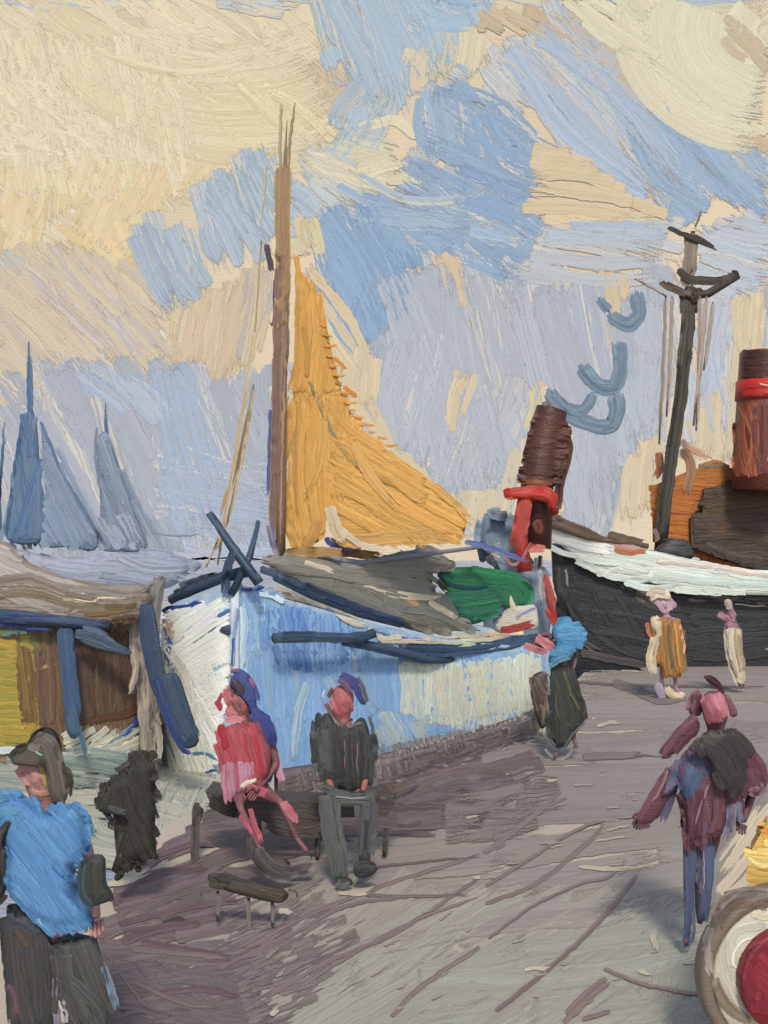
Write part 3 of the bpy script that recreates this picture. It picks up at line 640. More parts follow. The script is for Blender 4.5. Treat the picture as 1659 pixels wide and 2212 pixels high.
far_boat('sliver of a dark blue sailing boat cut off at the left picture edge',36,'-200,1180 -90,1196 -20,1190 -10,1210 -30,1240 -190,1240',
  [('-10,960 -2,1010 0,1180 -100,1180 -60,1060',(100,124,154),[('f','A','-14,970 -4,1180 -90,1180',70,22,(100,124,154),None)])],
  (-8,1180,10,912,4),[('s','A','-190,1200 -90,1210 -20,1210',20,(150,156,176))])
# ================================================================ BROWN WOODEN BARGE (left)
ZL=13.4
OC=(160,134,80); GRY=(146,134,124); BRN=(104,82,66); SB=(64,84,112); DB=(44,62,98); TL=(86,104,124)
g_=[at(322,1292,13.6),at(210,1300,13.2),at(100,1282,13.0),at(0,1262,13.0),at(-150,1240,13.0),at(-400,1230,13.4),at(-560,1230,14.8),at(-400,1220,16.4),at(-150,1222,17.0),at(60,1236,16.8),at(220,1262,15.6),at(310,1280,14.3)]
RING=ring_smooth(g_,60); c0=np.mean(RING,0)
t=thing('wooden_barge','broad brown and ochre wooden barge moored left with blue rubbing strake','boat',[c0[0],c0[1],SEAZ])
part('hull',t,'hull',(150,130,92),[hull(RING,-.55,c0,shr=(1.0,.97,.86))],ZL,[
  ('f','A','-30,1350 300,1360 310,1480 300,1600 200,1640 -30,1640',88,30,(110,86,66),(134,104,74),{'dry':.2}),
  ('f','B','-20,440 200,420 230,880 200,1000 -20,1010',2,44,(168,140,54),(146,142,62),{'dry':.15}),
  ('f','B','-20,540 90,560 100,900 -20,960',2,50,(172,144,56),(140,138,58),{'dry':.15}),
  ('s','B','-20,700 40,705 90,700',20,(186,156,56),(150,140,60)),('s','B','-20,890 120,920 210,930',44,(214,156,44),(190,140,50)),('s','B','-20,960 100,960 200,950',40,(160,140,52),(120,124,50)),
  ('s','B','-20,400 60,404 130,400',36,(150,198,168),(176,180,90)),('s','B','20,405 100,400 160,400',24,(150,206,176)),('s','B','150,440 200,470 230,560',40,(142,150,66),(110,90,60)),
  ('s','B','30,470 90,560 130,760 150,880',40,(104,80,54),(138,110,60)),('f','B','90,450 160,500 190,900 130,900 100,700',84,34,(132,102,44),(104,78,56),{'dry':.2}),
  ('f','B','190,470 320,470 350,760 350,900 220,920 190,700',86,44,(106,80,64),(134,106,80),{'dry':.2}),('s','B','205,600 260,585 310,580',30,(158,134,90)),
  ('f','B','420,470 700,520 720,700 700,860 440,900 420,700',88,48,(110,86,74),(92,70,56),{'dry':.25}),
  ('s','B','430,900 560,870 700,840 780,790',50,(112,74,40),(96,66,44)),('f','B','440,900 560,900 540,1000 450,1010',80,34,(120,96,72),(150,128,96),{'dry':.5}),
  ('f','B','-20,450 90,440 100,700 120,900 200,1000 -20,1010',2,40,(184,150,52),(150,142,58),{'dry':.08,'sp':.42}),('s','B','100,470 130,640 150,870',34,(112,86,56),(140,112,60)),('s','B','600,900 610,960 590,1030',26,(130,110,86),None,{'dry':.5}),('s','B','500,980 480,1040 500,1090',24,(124,104,84),None,{'dry':.5}),
  ('s','B','820,770 770,850 700,940 640,990',38,(40,70,176),(60,90,180),{'dry':.4}),('s','B','740,890 640,970 560,1010 400,1040 340,1040',22,(70,104,170),(140,170,180),{'dry':.5}),
  ('s','A','110,1632 160,1630 220,1622',16,(150,166,176),(200,200,186),{'dry':.5}),
  ('f','B','340,960 760,900 830,800 850,1060 700,1080 350,1080',-30,50,(214,200,176),(176,182,168),{'dry':.5}),
  ('s','B','-20,1050 60,1040 150,1060',50,(170,200,206),(206,206,190)),('f','A','-20,1640 300,1620 330,1700 -20,1720',10,28,(180,182,168),(130,150,146),{'dry':.5})])
part('bulwark',t,'wood',(150,136,122),[pillow(q('A','-60,1180 0,1160 40,1200 110,1232 200,1262 280,1262 322,1262 345,1288 330,1320 300,1350 200,1350 90,1346 0,1336 -60,1330'),13.0,.22)],13,[
  ('f','A','-40,1165 20,1190 110,1238 200,1262 200,1290 90,1280 -40,1250',20,26,(166,156,152),(188,176,166),{'dry':.2}),
  ('f','A','-40,1240 60,1262 180,1290 320,1280 320,1330 180,1344 60,1336 -40,1324',6,24,(152,140,132),(124,104,76),{'dry':.2}),
  ('s','B','0,90 150,170 320,240 520,250 760,220',60,(154,128,86),(150,140,132)),('s','B','0,150 140,230 300,290 420,300',90,(160,150,142),(176,162,148)),
  ('s','B','120,110 300,150 520,170 720,190 860,120',46,(150,144,142),(132,120,106)),('s','B','260,300 400,290 600,280 720,290',22,(222,200,166),(150,112,60),{'dry':.6}),
  ('s','B','330,220 400,225 500,235 560,215 740,215',16,(222,204,172),None,{'dry':.6}),('s','B','450,310 600,290 740,270',44,(118,88,48),(140,116,76)),('s','B','560,260 680,262 760,240',40,(124,98,60),(104,84,64)),
  ('s','B','600,350 690,330 760,320',60,(108,82,54),(92,70,58))])
part('stem_post',t,'wood',(140,134,128),[tube([at(345,1250,13.3),at(328,1330,13.2),at(325,1440,13.2),at(318,1560,13.4),at(312,1640,13.6)],[.1,.13,.14,.12,.1],12)],13,[
  ('s','B','900,90 860,160 840,300',50,(140,136,134),(116,108,100)),('s','B','790,240 740,420 760,620 740,760',80,(140,134,130),(176,164,150),{'dry':.35}),
  ('s','B','870,250 850,400 850,600',34,(150,142,134),(112,112,116),{'dry':.4}),('f','A','303,1440 346,1440 342,1640 300,1650',88,15,(158,150,138),(200,184,160),{'dry':.2}),('s','B','730,480 740,600 700,760',44,(150,136,124),(206,186,160),{'dry':.5})])
part('rubbing_strake',t,'wood',SB,[tube([at(-60,1322,12.85),at(60,1335,12.8),at(150,1345,12.85),at(236,1352,12.95)],[.1,.1,.09,.07],10)],12.8,[
  ('s','B','-30,320 160,325 400,345 600,370',66,(68,84,106),(48,72,120)),('s','B','-30,350 120,372 300,384',24,(30,62,170),(44,72,140),{'dry':.3}),('s','B','0,302 200,312 400,318',12,(38,60,150),None,{'dry':.4})])
part('fender_plank',t,'wood',(56,86,128),[pillow(q('B','310,370 400,380 410,520 430,720 440,900 420,1000 370,980 350,850 330,600'),12.8,.07)],12.8,[
  ('s','B','350,360 365,540 385,720 400,900',96,(58,88,128),(76,98,130)),('s','B','320,380 330,520 350,740',20,(40,64,116)),('s','B','390,800 400,900 420,990',70,(78,112,126),(60,90,110),{'dry':.4}),('s','B','430,900 440,960 460,1040 480,1090',34,(84,116,128),(66,86,110),{'dry':.4})])
part('fender_plank',t,'wood',TL,[pillow(q('B','400,380 520,380 600,420 660,470 720,500 720,530 560,500 430,450'),12.8,.06)],12.8,[
  ('s','B','400,400 500,430 600,470 715,515',56,(80,96,114),(60,78,108)),('s','B','440,380 520,390 590,430',40,(66,84,116),(92,106,118))])
part('leeboard',t,'wood',(62,80,104),[pillow(q('A','300,1300 330,1298 338,1400 348,1452 385,1455 410,1520 432,1590 432,1620 400,1628 375,1600 345,1530 322,1480 306,1400'),12.7,.06)],12.7,[
  ('s','B','800,232 795,380 830,560 860,700',84,(62,78,100),(48,66,102)),('s','B','890,620 940,760 1000,900 1070,1010',120,(70,88,108),(52,72,106)),('s','B','850,640 880,780 940,920 1000,1030 1060,1050',56,(60,80,106),(40,66,140)),
  ('s','B','880,820 930,940 990,1040 1050,1070',14,(36,66,160))])
# ================================================================ BLUE AND WHITE SAILING BARGE (centre)
ZS=14.3
g_=[at(507,1268,14.2),at(620,1296,14.7),at(780,1340,15.5),at(930,1376,16.4),at(1080,1392,17.4),at(1180,1400,18.2),at(1185,1380,19.6),at(1000,1345,21),at(800,1310,21),at(600,1290,20),at(440,1300,18.4),at(370,1320,16.6),at(350,1345,15.2),at(368,1308,14.72),at(430,1284,14.42)]
RING=ring_smooth(g_,75); c1=np.mean(RING,0)
sb=thing('sailing_barge','sky blue and white hulled sailing barge with yellow ochre sail','boat',[c1[0],c1[1],SEAZ])
BL=(158,196,238); WH=(226,230,216)
part('hull',sb,'hull',(176,196,214),[hull(RING,-.6,c1,shr=(1.015,1.02,1.0),deck=.3)],ZS,[
  ('f','G','210,380 330,400 700,540 1150,640 1400,660 1420,880 1130,960 760,1030 540,1100 400,1130 240,1120 210,700',86,58,BL,(142,184,236),{'dry':.15,'seg':6}),
  ('f','G','330,470 560,480 720,600 640,700 480,720 330,640',88,52,(98,142,222),(142,184,236),{'dry':.35}),
  ('f','G','380,620 660,660 640,700 520,740 380,700',80,34,(88,128,206),(120,160,214),{'dry':.5}),
  ('f','G','240,460 330,460 300,700 280,1040 400,1090 250,1120 215,700',88,46,(190,220,240),(164,202,238),{'dry':.3}),
  ('f','G','860,690 1160,680 1400,650 1410,870 1140,960 960,930 860,880',88,50,(216,216,192),(200,212,200),{'dry':.1,'seg':5,'sp':.42}),
  ('f','G','1000,720 1380,690 1370,860 1100,930 1000,900',80,46,(218,212,182),(210,206,184),{'dry':.1,'sp':.45}),
  ('f','G','780,880 960,900 960,1000 760,1020',60,40,(196,204,188),(176,198,212),{'dry':.4}),
  ('s','G','760,1030 920,990 1130,955 1250,930',16,(130,168,206),(160,190,210),{'dry':.3}),
  ('s','G','560,740 620,860 640,1000',60,(150,186,222),(170,198,222)),('s','G','680,720 720,820 770,900',60,(148,184,224),(168,196,222)),
  ('s','G','500,760 460,900 440,1080',40,(192,212,220),(160,192,222),{'dry':.4}),
  # white bow cheek
  ('f','B','880,300 1280,200 1290,400 1260,640 1200,1000 1180,1120 1080,1090 1000,700 900,560',-32,56,(250,249,236),(232,238,232),{'dry':.15,'seg':6}),
  ('f','B','1000,640 1250,480 1220,760 1180,1060 1120,1100 1060,900',62,54,(250,249,234),(236,238,226),{'dry':.15}),
  ('s','B','940,400 1080,330 1280,230',60,(242,246,240),(190,216,236)),('s','B','1000,440 1140,330 1200,300',60,(248,248,238)),
  ('f','A','345,1380 400,1470 450,1600 480,1690 350,1700',70,26,(240,238,222),(206,210,196),{'dry':.15}),('s','A','352,1560 356,1640 372,1690',14,(190,196,180),(150,166,160),{'dry':.4}),('s','B','1120,640 1200,580 1250,560',28,(140,180,224),(200,216,222),{'dry':.5}),('s','B','900,330 930,420 960,440',70,(214,192,164),(204,180,150),{'dry':.2}),('s','B','1230,320 1270,330 1290,360',50,(206,186,168)),
  ('s','B','880,300 920,270 1000,262 1110,225',30,(38,62,176),(60,90,190),{'dry':.3}),('s','B','900,370 920,450 900,600',44,(40,70,190),(130,160,210),{'dry':.5}),
  ('s','B','1180,320 1250,280 1280,300',30,(90,120,200),None,{'dry':.4}),('s','B','1040,1068 1120,1060 1200,1110',26,(60,120,190),(150,180,200),{'dry':.5}),
  ('s','C','980,350 1080,350 1190,318',26,(30,76,190),(60,100,190),{'dry':.25}),
  ('s','B','1300,250 1310,420 1290,640',90,(226,238,240),(184,212,236)),('s','B','1400,180 1480,200 1560,240',44,(214,230,240)),
  # ultramarine drawing line round the rail
  ('s','G','240,410 300,410 340,400',12,(40,66,190)),('s','G','440,455 560,475 660,510',12,(52,80,190),(120,150,214),{'dry':.3}),('s','G','740,568 860,600 1000,605',14,(56,86,190),(140,160,200),{'dry':.4}),
  ('f','G','360,395 560,450 720,520 740,560 560,500 420,450',20,26,(214,196,168),(206,200,184),{'dry':.3}),('f','G','720,560 900,600 1100,590 1340,560 1320,600 1000,650 780,610',-2,26,(210,200,176),None,{'dry':.3})])
part('stem_post',sb,'wood',(206,216,222),[tube([at(507,1258,14.15),at(507,1400,14.1),at(510,1560,14.15),at(512,1690,14.3)],[.08,.08,.08,.07],10)],14.2,[
  ('s','B','1290,260 1270,420 1262,600',40,(196,214,226),(130,160,210),{'dry':.3}),('s','B','1275,420 1262,520 1268,600',16,(70,96,170),None,{'dry':.4})])
# rubbing strakes
STK=(70,92,116); STD=(48,68,102)
def strake(path,r,Zs,strokes):
    P=q('G',path); part('rubbing_strake',sb,'wood',STK,[tube([at(p[0],p[1],z) for p,z in zip(P,Zs)],r,10)],15,strokes)
strake('380,360 520,430 700,500 860,540',.10,(14.5,15.,15.5,16),[('s','G','360,350 480,405 640,465 760,510 880,545',44,(70,90,112),(46,66,100)),('s','G','310,330 380,355 450,390 520,400',36,(52,72,112),(80,96,112)),('s','G','560,445 720,500 860,530',12,(40,60,110))])
strake('370,598 560,595 700,600 750,580',.09,(14.1,14.6,15.,15.2),[('s','G','365,598 480,590 620,600 755,580',44,(76,98,118),(54,76,108))])
strake('640,610 800,640 960,680 1060,680',.09,(14.9,15.5,16.2,16.8),[('s','G','630,600 780,640 940,675 1065,680',40,(72,92,112),(52,74,110))])
strake('860,635 1060,645 1240,625 1380,595',.08,(15.8,16.7,17.5,18),[('s','G','860,640 1050,645 1220,628 1385,592',52,(70,96,122),(52,80,114))])
strake('-10,660 60,620 130,575 210,565',.09,(15.2,14.7,14.4,14.1),[('s','G','-12,672 60,620 140,572 222,568',34,(74,94,114),(50,72,106))])
strake('-20,450 60,410 160,370 250,345',.10,(15.3,14.8,14.4,14.2),[('s','G','-20,440 80,395 180,362 300,345',46,(78,92,106),(54,74,104)),('s','G','0,400 90,368 170,348',26,(100,108,112),(70,88,104))])
part('windlass',sb,'metal',(62,84,110),[tube([at(452,1108,14.0),at(500,1180,14.0),at(560,1260,14.0)],[.05,.08,.09],10),tube([at(558,1130,14.1),at(540,1200,14.1),at(500,1285,14.1)],[.035,.06,.07],10)],14,[
  ('s','G','112,108 180,200 260,310 330,390',34,(64,84,108),(48,68,98)),('s','G','310,140 295,220 260,320',22,(58,84,116),(80,104,130)),('s','G','230,240 190,330 180,440',40,(62,82,110),(48,70,104)),('s','G','150,160 220,260 290,350',12,(88,108,130))])
part('hatch_cover',sb,'cloth',(136,134,124),[pillow(q('G','290,290 420,270 640,300 760,280 900,250 1010,255 1080,310 1000,330 1000,420 1060,440 1130,560 1190,585 1000,580 860,560 690,520 560,440 400,370'),(lambda x:np.interp(x,[500,1080],[14.9,17.9])),.35)],16,[
  ('f','G','300,300 420,290 620,330 760,300 900,262 1000,262 1080,310 980,340 1000,430 900,430 700,400 560,400 380,350',8,46,(138,136,124),(148,142,128),{'dry':.1}),
  ('f','G','380,350 560,400 700,400 880,430 900,500 1080,520 1180,585 1000,580 860,560 690,510 520,420',18,44,(140,138,124),(130,130,122),{'dry':.1}),
  ('s','G','400,275 560,268 700,275 800,290',44,(186,140,78),(164,132,90)),('s','G','700,400 800,425 930,440 1040,430',34,(216,200,172),(206,188,158),{'dry':.3}),
  ('s','G','480,305 560,330 610,350',26,(214,198,170),None,{'dry':.4}),('s','G','800,425 870,450 940,475',26,(188,144,84),(206,170,110),{'dry':.3}),('s','G','960,455 1040,500 1090,530',30,(218,202,172),None,{'dry':.4}),
  ('s','G','940,350 1000,380 1040,430',26,(140,138,126)),('s','G','580,215 650,250 740,240',22,(44,66,150),(216,200,170),{'dry':.4})])
part('deckhouse',sb,'cloth',(48,128,84),[pillow(q('G','980,340 1100,330 1240,330 1330,350 1370,420 1360,480 1300,500 1270,470 1220,520 1120,555 1060,500 980,480 1030,440'),(lambda x:np.interp(x,[930,1160],[17.2,18.5])),.2)],17,[
  ('f','G','990,345 1240,335 1350,390 1300,420 1000,400',4,44,(40,126,78),(52,138,90),{'dry':.1}),('f','G','1020,430 1250,400 1260,490 1120,545 1060,500',-8,40,(50,134,88),(36,112,84),{'dry':.15}),
  ('s','G','1010,380 1100,405 1200,400',20,(24,90,72),(30,70,100)),('s','G','1280,370 1340,400 1350,440 1310,490',44,(46,132,86)),('s','G','980,480 1040,470 1100,490',22,(50,130,86),None,{'dry':.5}),('s','G','1100,540 1110,520 1150,510',22,(36,110,80))])
part('rail_cloth',sb,'cloth',(206,196,180),[pillow(q('G','1200,560 1260,480 1330,470 1380,470 1390,560 1340,570 1240,585'),18.1,.12)],18,[
  ('s','G','1290,440 1240,500 1200,550',20,(76,96,180),(190,190,200),{'dry':.4}),('s','G','1380,480 1330,500 1290,530',26,(110,120,190),(200,190,190),{'dry':.5}),('s','G','1235,570 1300,560 1380,540',34,(190,68,56),(172,60,56)),('s','G','1270,430 1285,470 1300,500',22,(216,200,176))])
part('mast',sb,'wood',(150,118,90),[tube([at(606,1205,15.6),at(607,1050,15.6),at(610,800,15.6),at(613,500,15.6),at(616,340,15.6),at(620,260,15.6)],[.095,.095,.09,.075,.03,.008],14)],15.6,[
  ('s','A','608,560 605,760 598,1000 596,1180',34,(152,118,98),(126,98,92),{'dry':.1}),('s','A','612,350 610,450 611,560 608,720',36,(180,146,98),(150,120,86),{'dry':.15}),
  ('s','A','622,700 612,900 604,1200',12,(176,140,110),(110,80,84)),('s','A','620,560 618,760 606,1000',9,(176,144,104),None,{'dry':.3}),
  ('s','A','606,370 606,300 608,216',9,(166,140,104),(190,168,130),{'dry':.35}),('s','A','622,370 628,290 638,218',9,(150,124,90),(180,156,120),{'dry':.5}),('s','A','594,600 590,700 584,690',7,(96,84,120)),
  ('s','A','574,525 582,560 590,590',16,(92,74,86)),('s','A','580,1130 590,1170 600,1210',18,(110,108,140),(150,140,150)),('s','A','584,880 582,990 578,1080',10,(52,86,170),(110,130,180),{'dry':.35})])
OCH=(218,160,72); OCL=(226,172,88)
part('sail',sb,'cloth',(216,160,76),[pillow(q('A','632,570 655,580 690,640 700,720 740,840 780,920 850,990 930,1050 1025,1140 1010,1172 880,1180 740,1190 720,1160 700,1120 690,1180 640,1200 618,1180 622,1000 626,800'),15.9,.07)],15.9,[
  ('f','A','634,580 660,590 690,640 700,740 730,840 690,860 625,850',92,28,(214,156,68),(224,168,84),{'dry':.15,'th':2.2}),
  ('f','A','626,850 730,850 780,925 760,1040 700,1160 640,1190 618,1180 620,1000',88,36,OCH,OCL,{'dry':.15,'th':2.4}),
  ('f','A','700,940 790,930 850,990 930,1050 1020,1140 1000,1170 880,1180 760,1140 700,1060',30,34,OCL,OCH,{'dry':.15,'th':2.4}),
  ('s','A','640,548 644,600 648,680',16,(216,160,76),OCL,{'dry':.3}),('s','A','665,600 690,660 705,740 735,850',18,(206,142,48),OCH,{'dry':.5}),('s','A','700,860 760,930 860,1000 960,1070 1025,1135',22,(204,150,70),OCL,{'dry':.4}),
  ('s','A','690,860 720,940 770,1000 860,1060',16,(178,146,84),OCH,{'dry':.4}),('s','A','655,700 665,760 660,820',14,(190,150,72)),('s','A','668,820 700,900 730,950',7,(140,136,92),None,{'dry':.4}),
  ('s','A','720,770 742,790 750,800',10,(206,140,44)),('s','A','738,835 762,850 775,860',12,(206,140,44)),('s','A','640,860 636,1000 640,1150',14,(198,152,76)),('s','A','720,1160 780,1170 860,1160 1000,1160',34,OCL,(214,170,100),{'dry':.4}),
  ('s','A','690,1120 670,1170 640,1200',26,(206,158,84),None,{'dry':.4}),('s','A','712,1090 722,1130 745,1180',30,(218,200,170),(206,180,140),{'dry':.3,'lift':2}),('s','A','735,1140 780,1175 850,1186',16,(218,200,170),None,{'dry':.5,'lift':2}),('s','A','700,900 690,1000 650,1100',20,(206,158,80),OCL,{'dry':.5}),('s','A','760,950 800,1030 870,1110',26,(226,176,96),None,{'dry':.5})]
  +[('s','A',f'{x},{y} {x+12+6*(i%2)},{y+4} {x+20+8*(i%3)},{y+2}',7,(212,150,60),None,{'dry':.5}) for i,(x,y) in enumerate([(690,700),(694,722),(698,744),(702,766),(708,788),(716,808),(722,824),(734,846),(742,866),(752,884),(764,900),(778,916),(794,930),(812,944),(830,958)])])
part('boom',sb,'wood',(150,150,170),[tube([at(618,1195,15.7),at(780,1215,16.2),at(1050,1180,17.2)],[.05,.05,.04],8)],16,[('s','A','1000,1170 1080,1190 1150,1220',14,(58,84,180),(130,140,190),{'dry':.4}),('s','A','700,1160 730,1185 780,1190',14,(56,84,180),None,{'dry':.4})])
for k,(a,b,c_,d_) in enumerate(((552,800,480,1215),(560,820,508,1180))):
    p=[(565-14*k,500+290*k),(545-20*k,800),((a+c_)/2-4,1000),(c_-16+k*10,1215)]
    if k==0: p=[(565,520),(552,700),(530,850),(470,1220)]
    else: p=[(548,830),(530,950),(495,1110),(445,1225)]
    part('forestay',sb,'wood',(180,152,112),[tube([at(x,y,14.9-.2*i) for i,(x,y) in enumerate(p)],.016,6)],14.6,[
      ('s','A',' '.join(f'{x},{y}' for x,y in (p[1:] if k==0 else p)),10,(184,154,108),(206,184,150),{'dry':.35})]+([('s','A','575,350 570,420 560,500',9,(168,152,116),(190,186,170),{'dry':.5})] if k==0 else [('s','A','540,880 510,1010 470,1120',12,(200,170,120),(180,150,104),{'dry':.4})]))
# ================================================================ STEAM TUG behind (rust funnel, red ventilator)
ZT=22.
tg=thing('steam_tug','small grey tug with a tall rust brown funnel and red ventilator','boat',at(1130,CY+(EYE-SEAZ)*F/ZT,ZT))
part('hull',tg,'hull',(132,148,164),[pillow(q('A','1030,1160 1040,1100 1062,1094 1110,1112 1150,1200 1190,1230 1200,1300 1180,1420 1140,1460 1060,1460 1040,1300 1090,1230'),ZT+.6,.8)],ZT,[
  ('f','A','1032,1150 1045,1100 1065,1096 1110,1114 1108,1180 1100,1230 1036,1200',80,34,(126,146,164),(142,156,172),{'dry':.15}),('f','E','0,1270 110,1240 110,1340 60,1380 0,1300',20,40,(214,198,170),(120,130,180),{'dry':.4}),
  ('s','E','200,1380 300,1420 330,1500 320,1620',90,(136,152,172),(150,160,176)),('f','E','300,1320 340,1300 360,1420 370,1560 330,1600 320,1450',88,34,(214,200,176),(170,160,160),{'dry':.4}),
  ('s','E','390,1420 400,1500 430,1600',44,(214,200,174),None,{'dry':.3})])
part('funnel',tg,'metal',(82,46,40),[tube([at(1157,1185,ZT),at(1160,1050,ZT),at(1172,960,ZT),at(1192,884,ZT)],[.42,.44,.45,.42],20)],ZT,[
  ('f','E','290,480 400,460 530,560 520,700 470,880 430,905 180,895 230,700',4,56,(86,48,42),(104,62,44),{'dry':.1,'over':.05}),('s','E','190,870 300,880 420,890',44,(150,88,48),(110,64,44)),
  ('s','E','460,560 500,700 450,900 440,1080',60,(78,44,40),(96,54,44)),('s','E','250,720 340,730 460,720',40,(110,66,46),(84,46,40)),('s','E','345,440 370,430 400,440',36,(128,116,110),(90,70,66)),
  ('s','E','300,1100 330,1150 310,1190',70,(92,46,40),(130,60,50),{'dry':.3}),('s','E','250,300 240,380 260,440',14,(206,170,150),None,{'dry':.6})])
bnd=part('ventilator',tg,'metal',(196,62,48),[tube([at(1133,1235,ZT-.5),at(1122,1150,ZT-.5),at(1135,1075,ZT-.5)],[.2,.2,.2],12),tube([at(1090,1068,ZT-.6),at(1140,1066,ZT-.6),at(1185,1075,ZT-.5),at(1200,1110,ZT-.4)],[.1,.14,.15,.1],12),tube([at(1178,1240,ZT-.5),at(1188,1300,ZT-.5),at(1208,1370,ZT-.5)],[.05,.1,.06],10)],ZT-.5,[
  ('s','E','110,955 220,945 340,935 400,960 420,1060',74,(204,52,36),(186,56,44)),('s','E','250,980 230,1120 200,1240 190,1300',100,(196,66,56),(178,72,62)),('s','E','130,1310 170,1360 230,1330 290,1210',24,(150,120,124),(190,80,70)),
  ('s','E','250,1260 320,1270 380,1260',56,(190,76,64),(206,120,110),{'dry':.3}),('s','E','360,1420 390,1520 430,1620',50,(186,80,74),(160,76,72)),('s','E','370,1610 400,1680 450,1750',44,(190,62,52),(176,70,60))])
part('bridge_window',tg,'metal',(110,120,136),[box(at(1062,1120,ZT-.1),at(1092,1105,ZT+.2))],ZT,[('s','A','1050,1112 1075,1118 1098,1122',14,(120,138,156),(104,122,142))])
# ================================================================ BLACK STEAMSHIP (right)
g_=[at(1190,1176,25.),at(1222,1206,24.8),at(1300,1226,24.75),at(1420,1250,24.8),at(1540,1268,24.9),at(1700,1280,25),at(2000,1285,25),at(2300,1270,25.6),at(2420,1262,27.5),at(2300,1250,29.4),at(1900,1240,30),at(1600,1225,30),at(1350,1200,28.6),at(1220,1178,26.2)]
RING=ring_smooth(g_,80); c2_=np.mean(RING,0)
ship=thing('steamship','black hulled steamship with white bulwark and orange deckhouse','ship',[c2_[0],c2_[1],SEAZ])
BK=(54,54,56)
part('hull',ship,'hull',BK,[hull(RING,-.5,c2_,shr=(.99,.95,.90),deck=.2)],25,[
  ('f','E','500,1350 700,1420 950,1500 1250,1540 1700,1560 1700,1880 1200,1900 860,1890 700,1800 560,1700 520,1560',10,60,BK,(66,66,68),{'dry':.15,'seg':8}),
  ('f','E','510,1400 640,1400 800,1560 900,1600 1000,1680 960,1840 800,1840 600,1700 520,1600',62,46,(58,60,64),(48,48,50),{'dry':.15}),
  ('s','E','520,1400 530,1560 640,1740 800,1860 980,1910',44,(52,52,54),(70,70,72)),('s','E','700,1430 860,1520 980,1600 1150,1620',50,(62,62,64),(84,80,78),{'dry':.4}),
  ('f','E','760,1440 960,1500 1100,1540 1050,1600 920,1590 820,1530',30,36,(158,142,122),(96,88,82),{'dry':.55}),('f','E','1150,1530 1700,1560 1700,1610 1200,1580',3,26,(140,130,120),(62,60,60),{'dry':.6}),
  ('f','E','1200,1590 1700,1610 1700,1720 1200,1740',1,50,(60,60,64),(52,52,54)),('f','E','1190,1740 1700,1740 1700,1900 1190,1900',-3,44,(52,52,56),(64,64,66),{'dry':.1}),
  ('s','E','1560,1870 1620,1860 1700,1840',22,(220,206,182),None,{'dry':.4}),('s','E','1200,1900 1400,1910 1700,1880',44,(60,62,66),(44,44,48)),('s','E','560,1870 700,1900 860,1930 1000,1960',56,(70,66,68),(96,86,86),{'dry':.4}),
  ('s','E','500,1700 600,1820 700,1880',40,(62,62,66),(110,98,92),{'dry':.4}),('s','E','1460,1590 1560,1600 1700,1605',10,(196,184,160),None,{'dry':.7})])
part('bulwark',ship,'hull',(216,222,208),[pillow(q('A','1172,1165 1190,1140 1250,1160 1330,1190 1420,1206 1540,1224 1700,1232 2100,1240 2100,1290 1700,1290 1540,1284 1420,1268 1300,1240 1220,1214 1190,1186'),24.6,.12)],24.6,[
  ('f','E','520,1350 720,1300 960,1320 1300,1370 1700,1420 1700,1520 1300,1540 1000,1500 720,1430',8,50,(208,220,208),(222,226,214),{'dry':.1}),
  ('s','E','370,1170 480,1210 620,1250 780,1280',90,(228,222,212),(236,234,226)),('s','E','330,1220 380,1250 480,1300 640,1325',44,(240,238,232),(220,210,196)),('s','E','600,1190 700,1220 820,1250 960,1290',40,(196,140,144),(214,180,172)),
  ('s','E','760,1270 860,1290 980,1280',44,(190,112,66),(214,170,140),{'dry':.3}),('s','E','1000,1340 1250,1360 1500,1400 1700,1430',44,(230,226,212),(216,190,176),{'dry':.2}),('s','E','980,1420 1300,1460 1700,1480',50,(214,226,216),(200,214,206)),
  ('s','E','780,1380 800,1388 820,1398',8,(244,244,240))])
part('cap_rail',ship,'wood',(128,106,88),[tube([at(1144,1098,24.6),at(1190,1130,24.5),at(1270,1160,24.5),at(1400,1180,24.6)],[.08,.14,.1,.08],10)],24.5,[
  ('s','E','280,1020 360,1060 480,1120 600,1170 720,1220',56,(132,108,90),(110,90,76)),('s','E','720,1180 820,1210 960,1245',56,(124,102,82),(104,86,70)),('s','E','390,1080 520,1130 640,1180',16,(92,76,64))])
mt=part('mast',ship,'wood',(78,70,60),[tube([at(1425,1205,25.4),at(1440,1060,25.4),at(1468,860,25.4),at(1486,650,25.4),at(1497,500,25.4)],[.2,.19,.17,.15,.07],14)],25.4,[
  ('s','E','1040,1210 1060,1000 1100,720 1150,400 1190,60',86,(84,78,66),(58,56,50)),('s','E','1150,220 1130,420 1080,700',30,(46,48,46),(70,68,60)),('s','J','1340,1190 1335,1340 1310,1500',60,(66,60,52),(96,88,78)),
  ('s','J','1355,930 1345,1050 1325,1170',62,(132,118,104),(164,150,134),{'dry':.3}),('s','J','1340,1160 1340,1280',80,(70,60,50),(90,78,64)),('s','A','1502,495 1512,470 1517,450',6,(120,110,104),None,{'dry':.5})])
part('crosstree',mt,'wood',(70,62,54),[tube([at(1440,612,25.3),at(1490,640,25.3),at(1530,634,25.3),at(1595,596,25.3)],[.07,.13,.13,.1],10)],25.3,[
  ('s','J','1290,1080 1340,1120 1400,1130 1470,1130 1540,1100',40,(62,54,46),(80,68,56)),('s','J','1220,1130 1290,1170 1380,1195',34,(112,94,78),(90,76,62)),('s','J','1380,1150 1370,1190 1380,1220',50,(60,52,44)),('s','J','1510,1100 1530,1095 1540,1110',24,(50,46,42))])
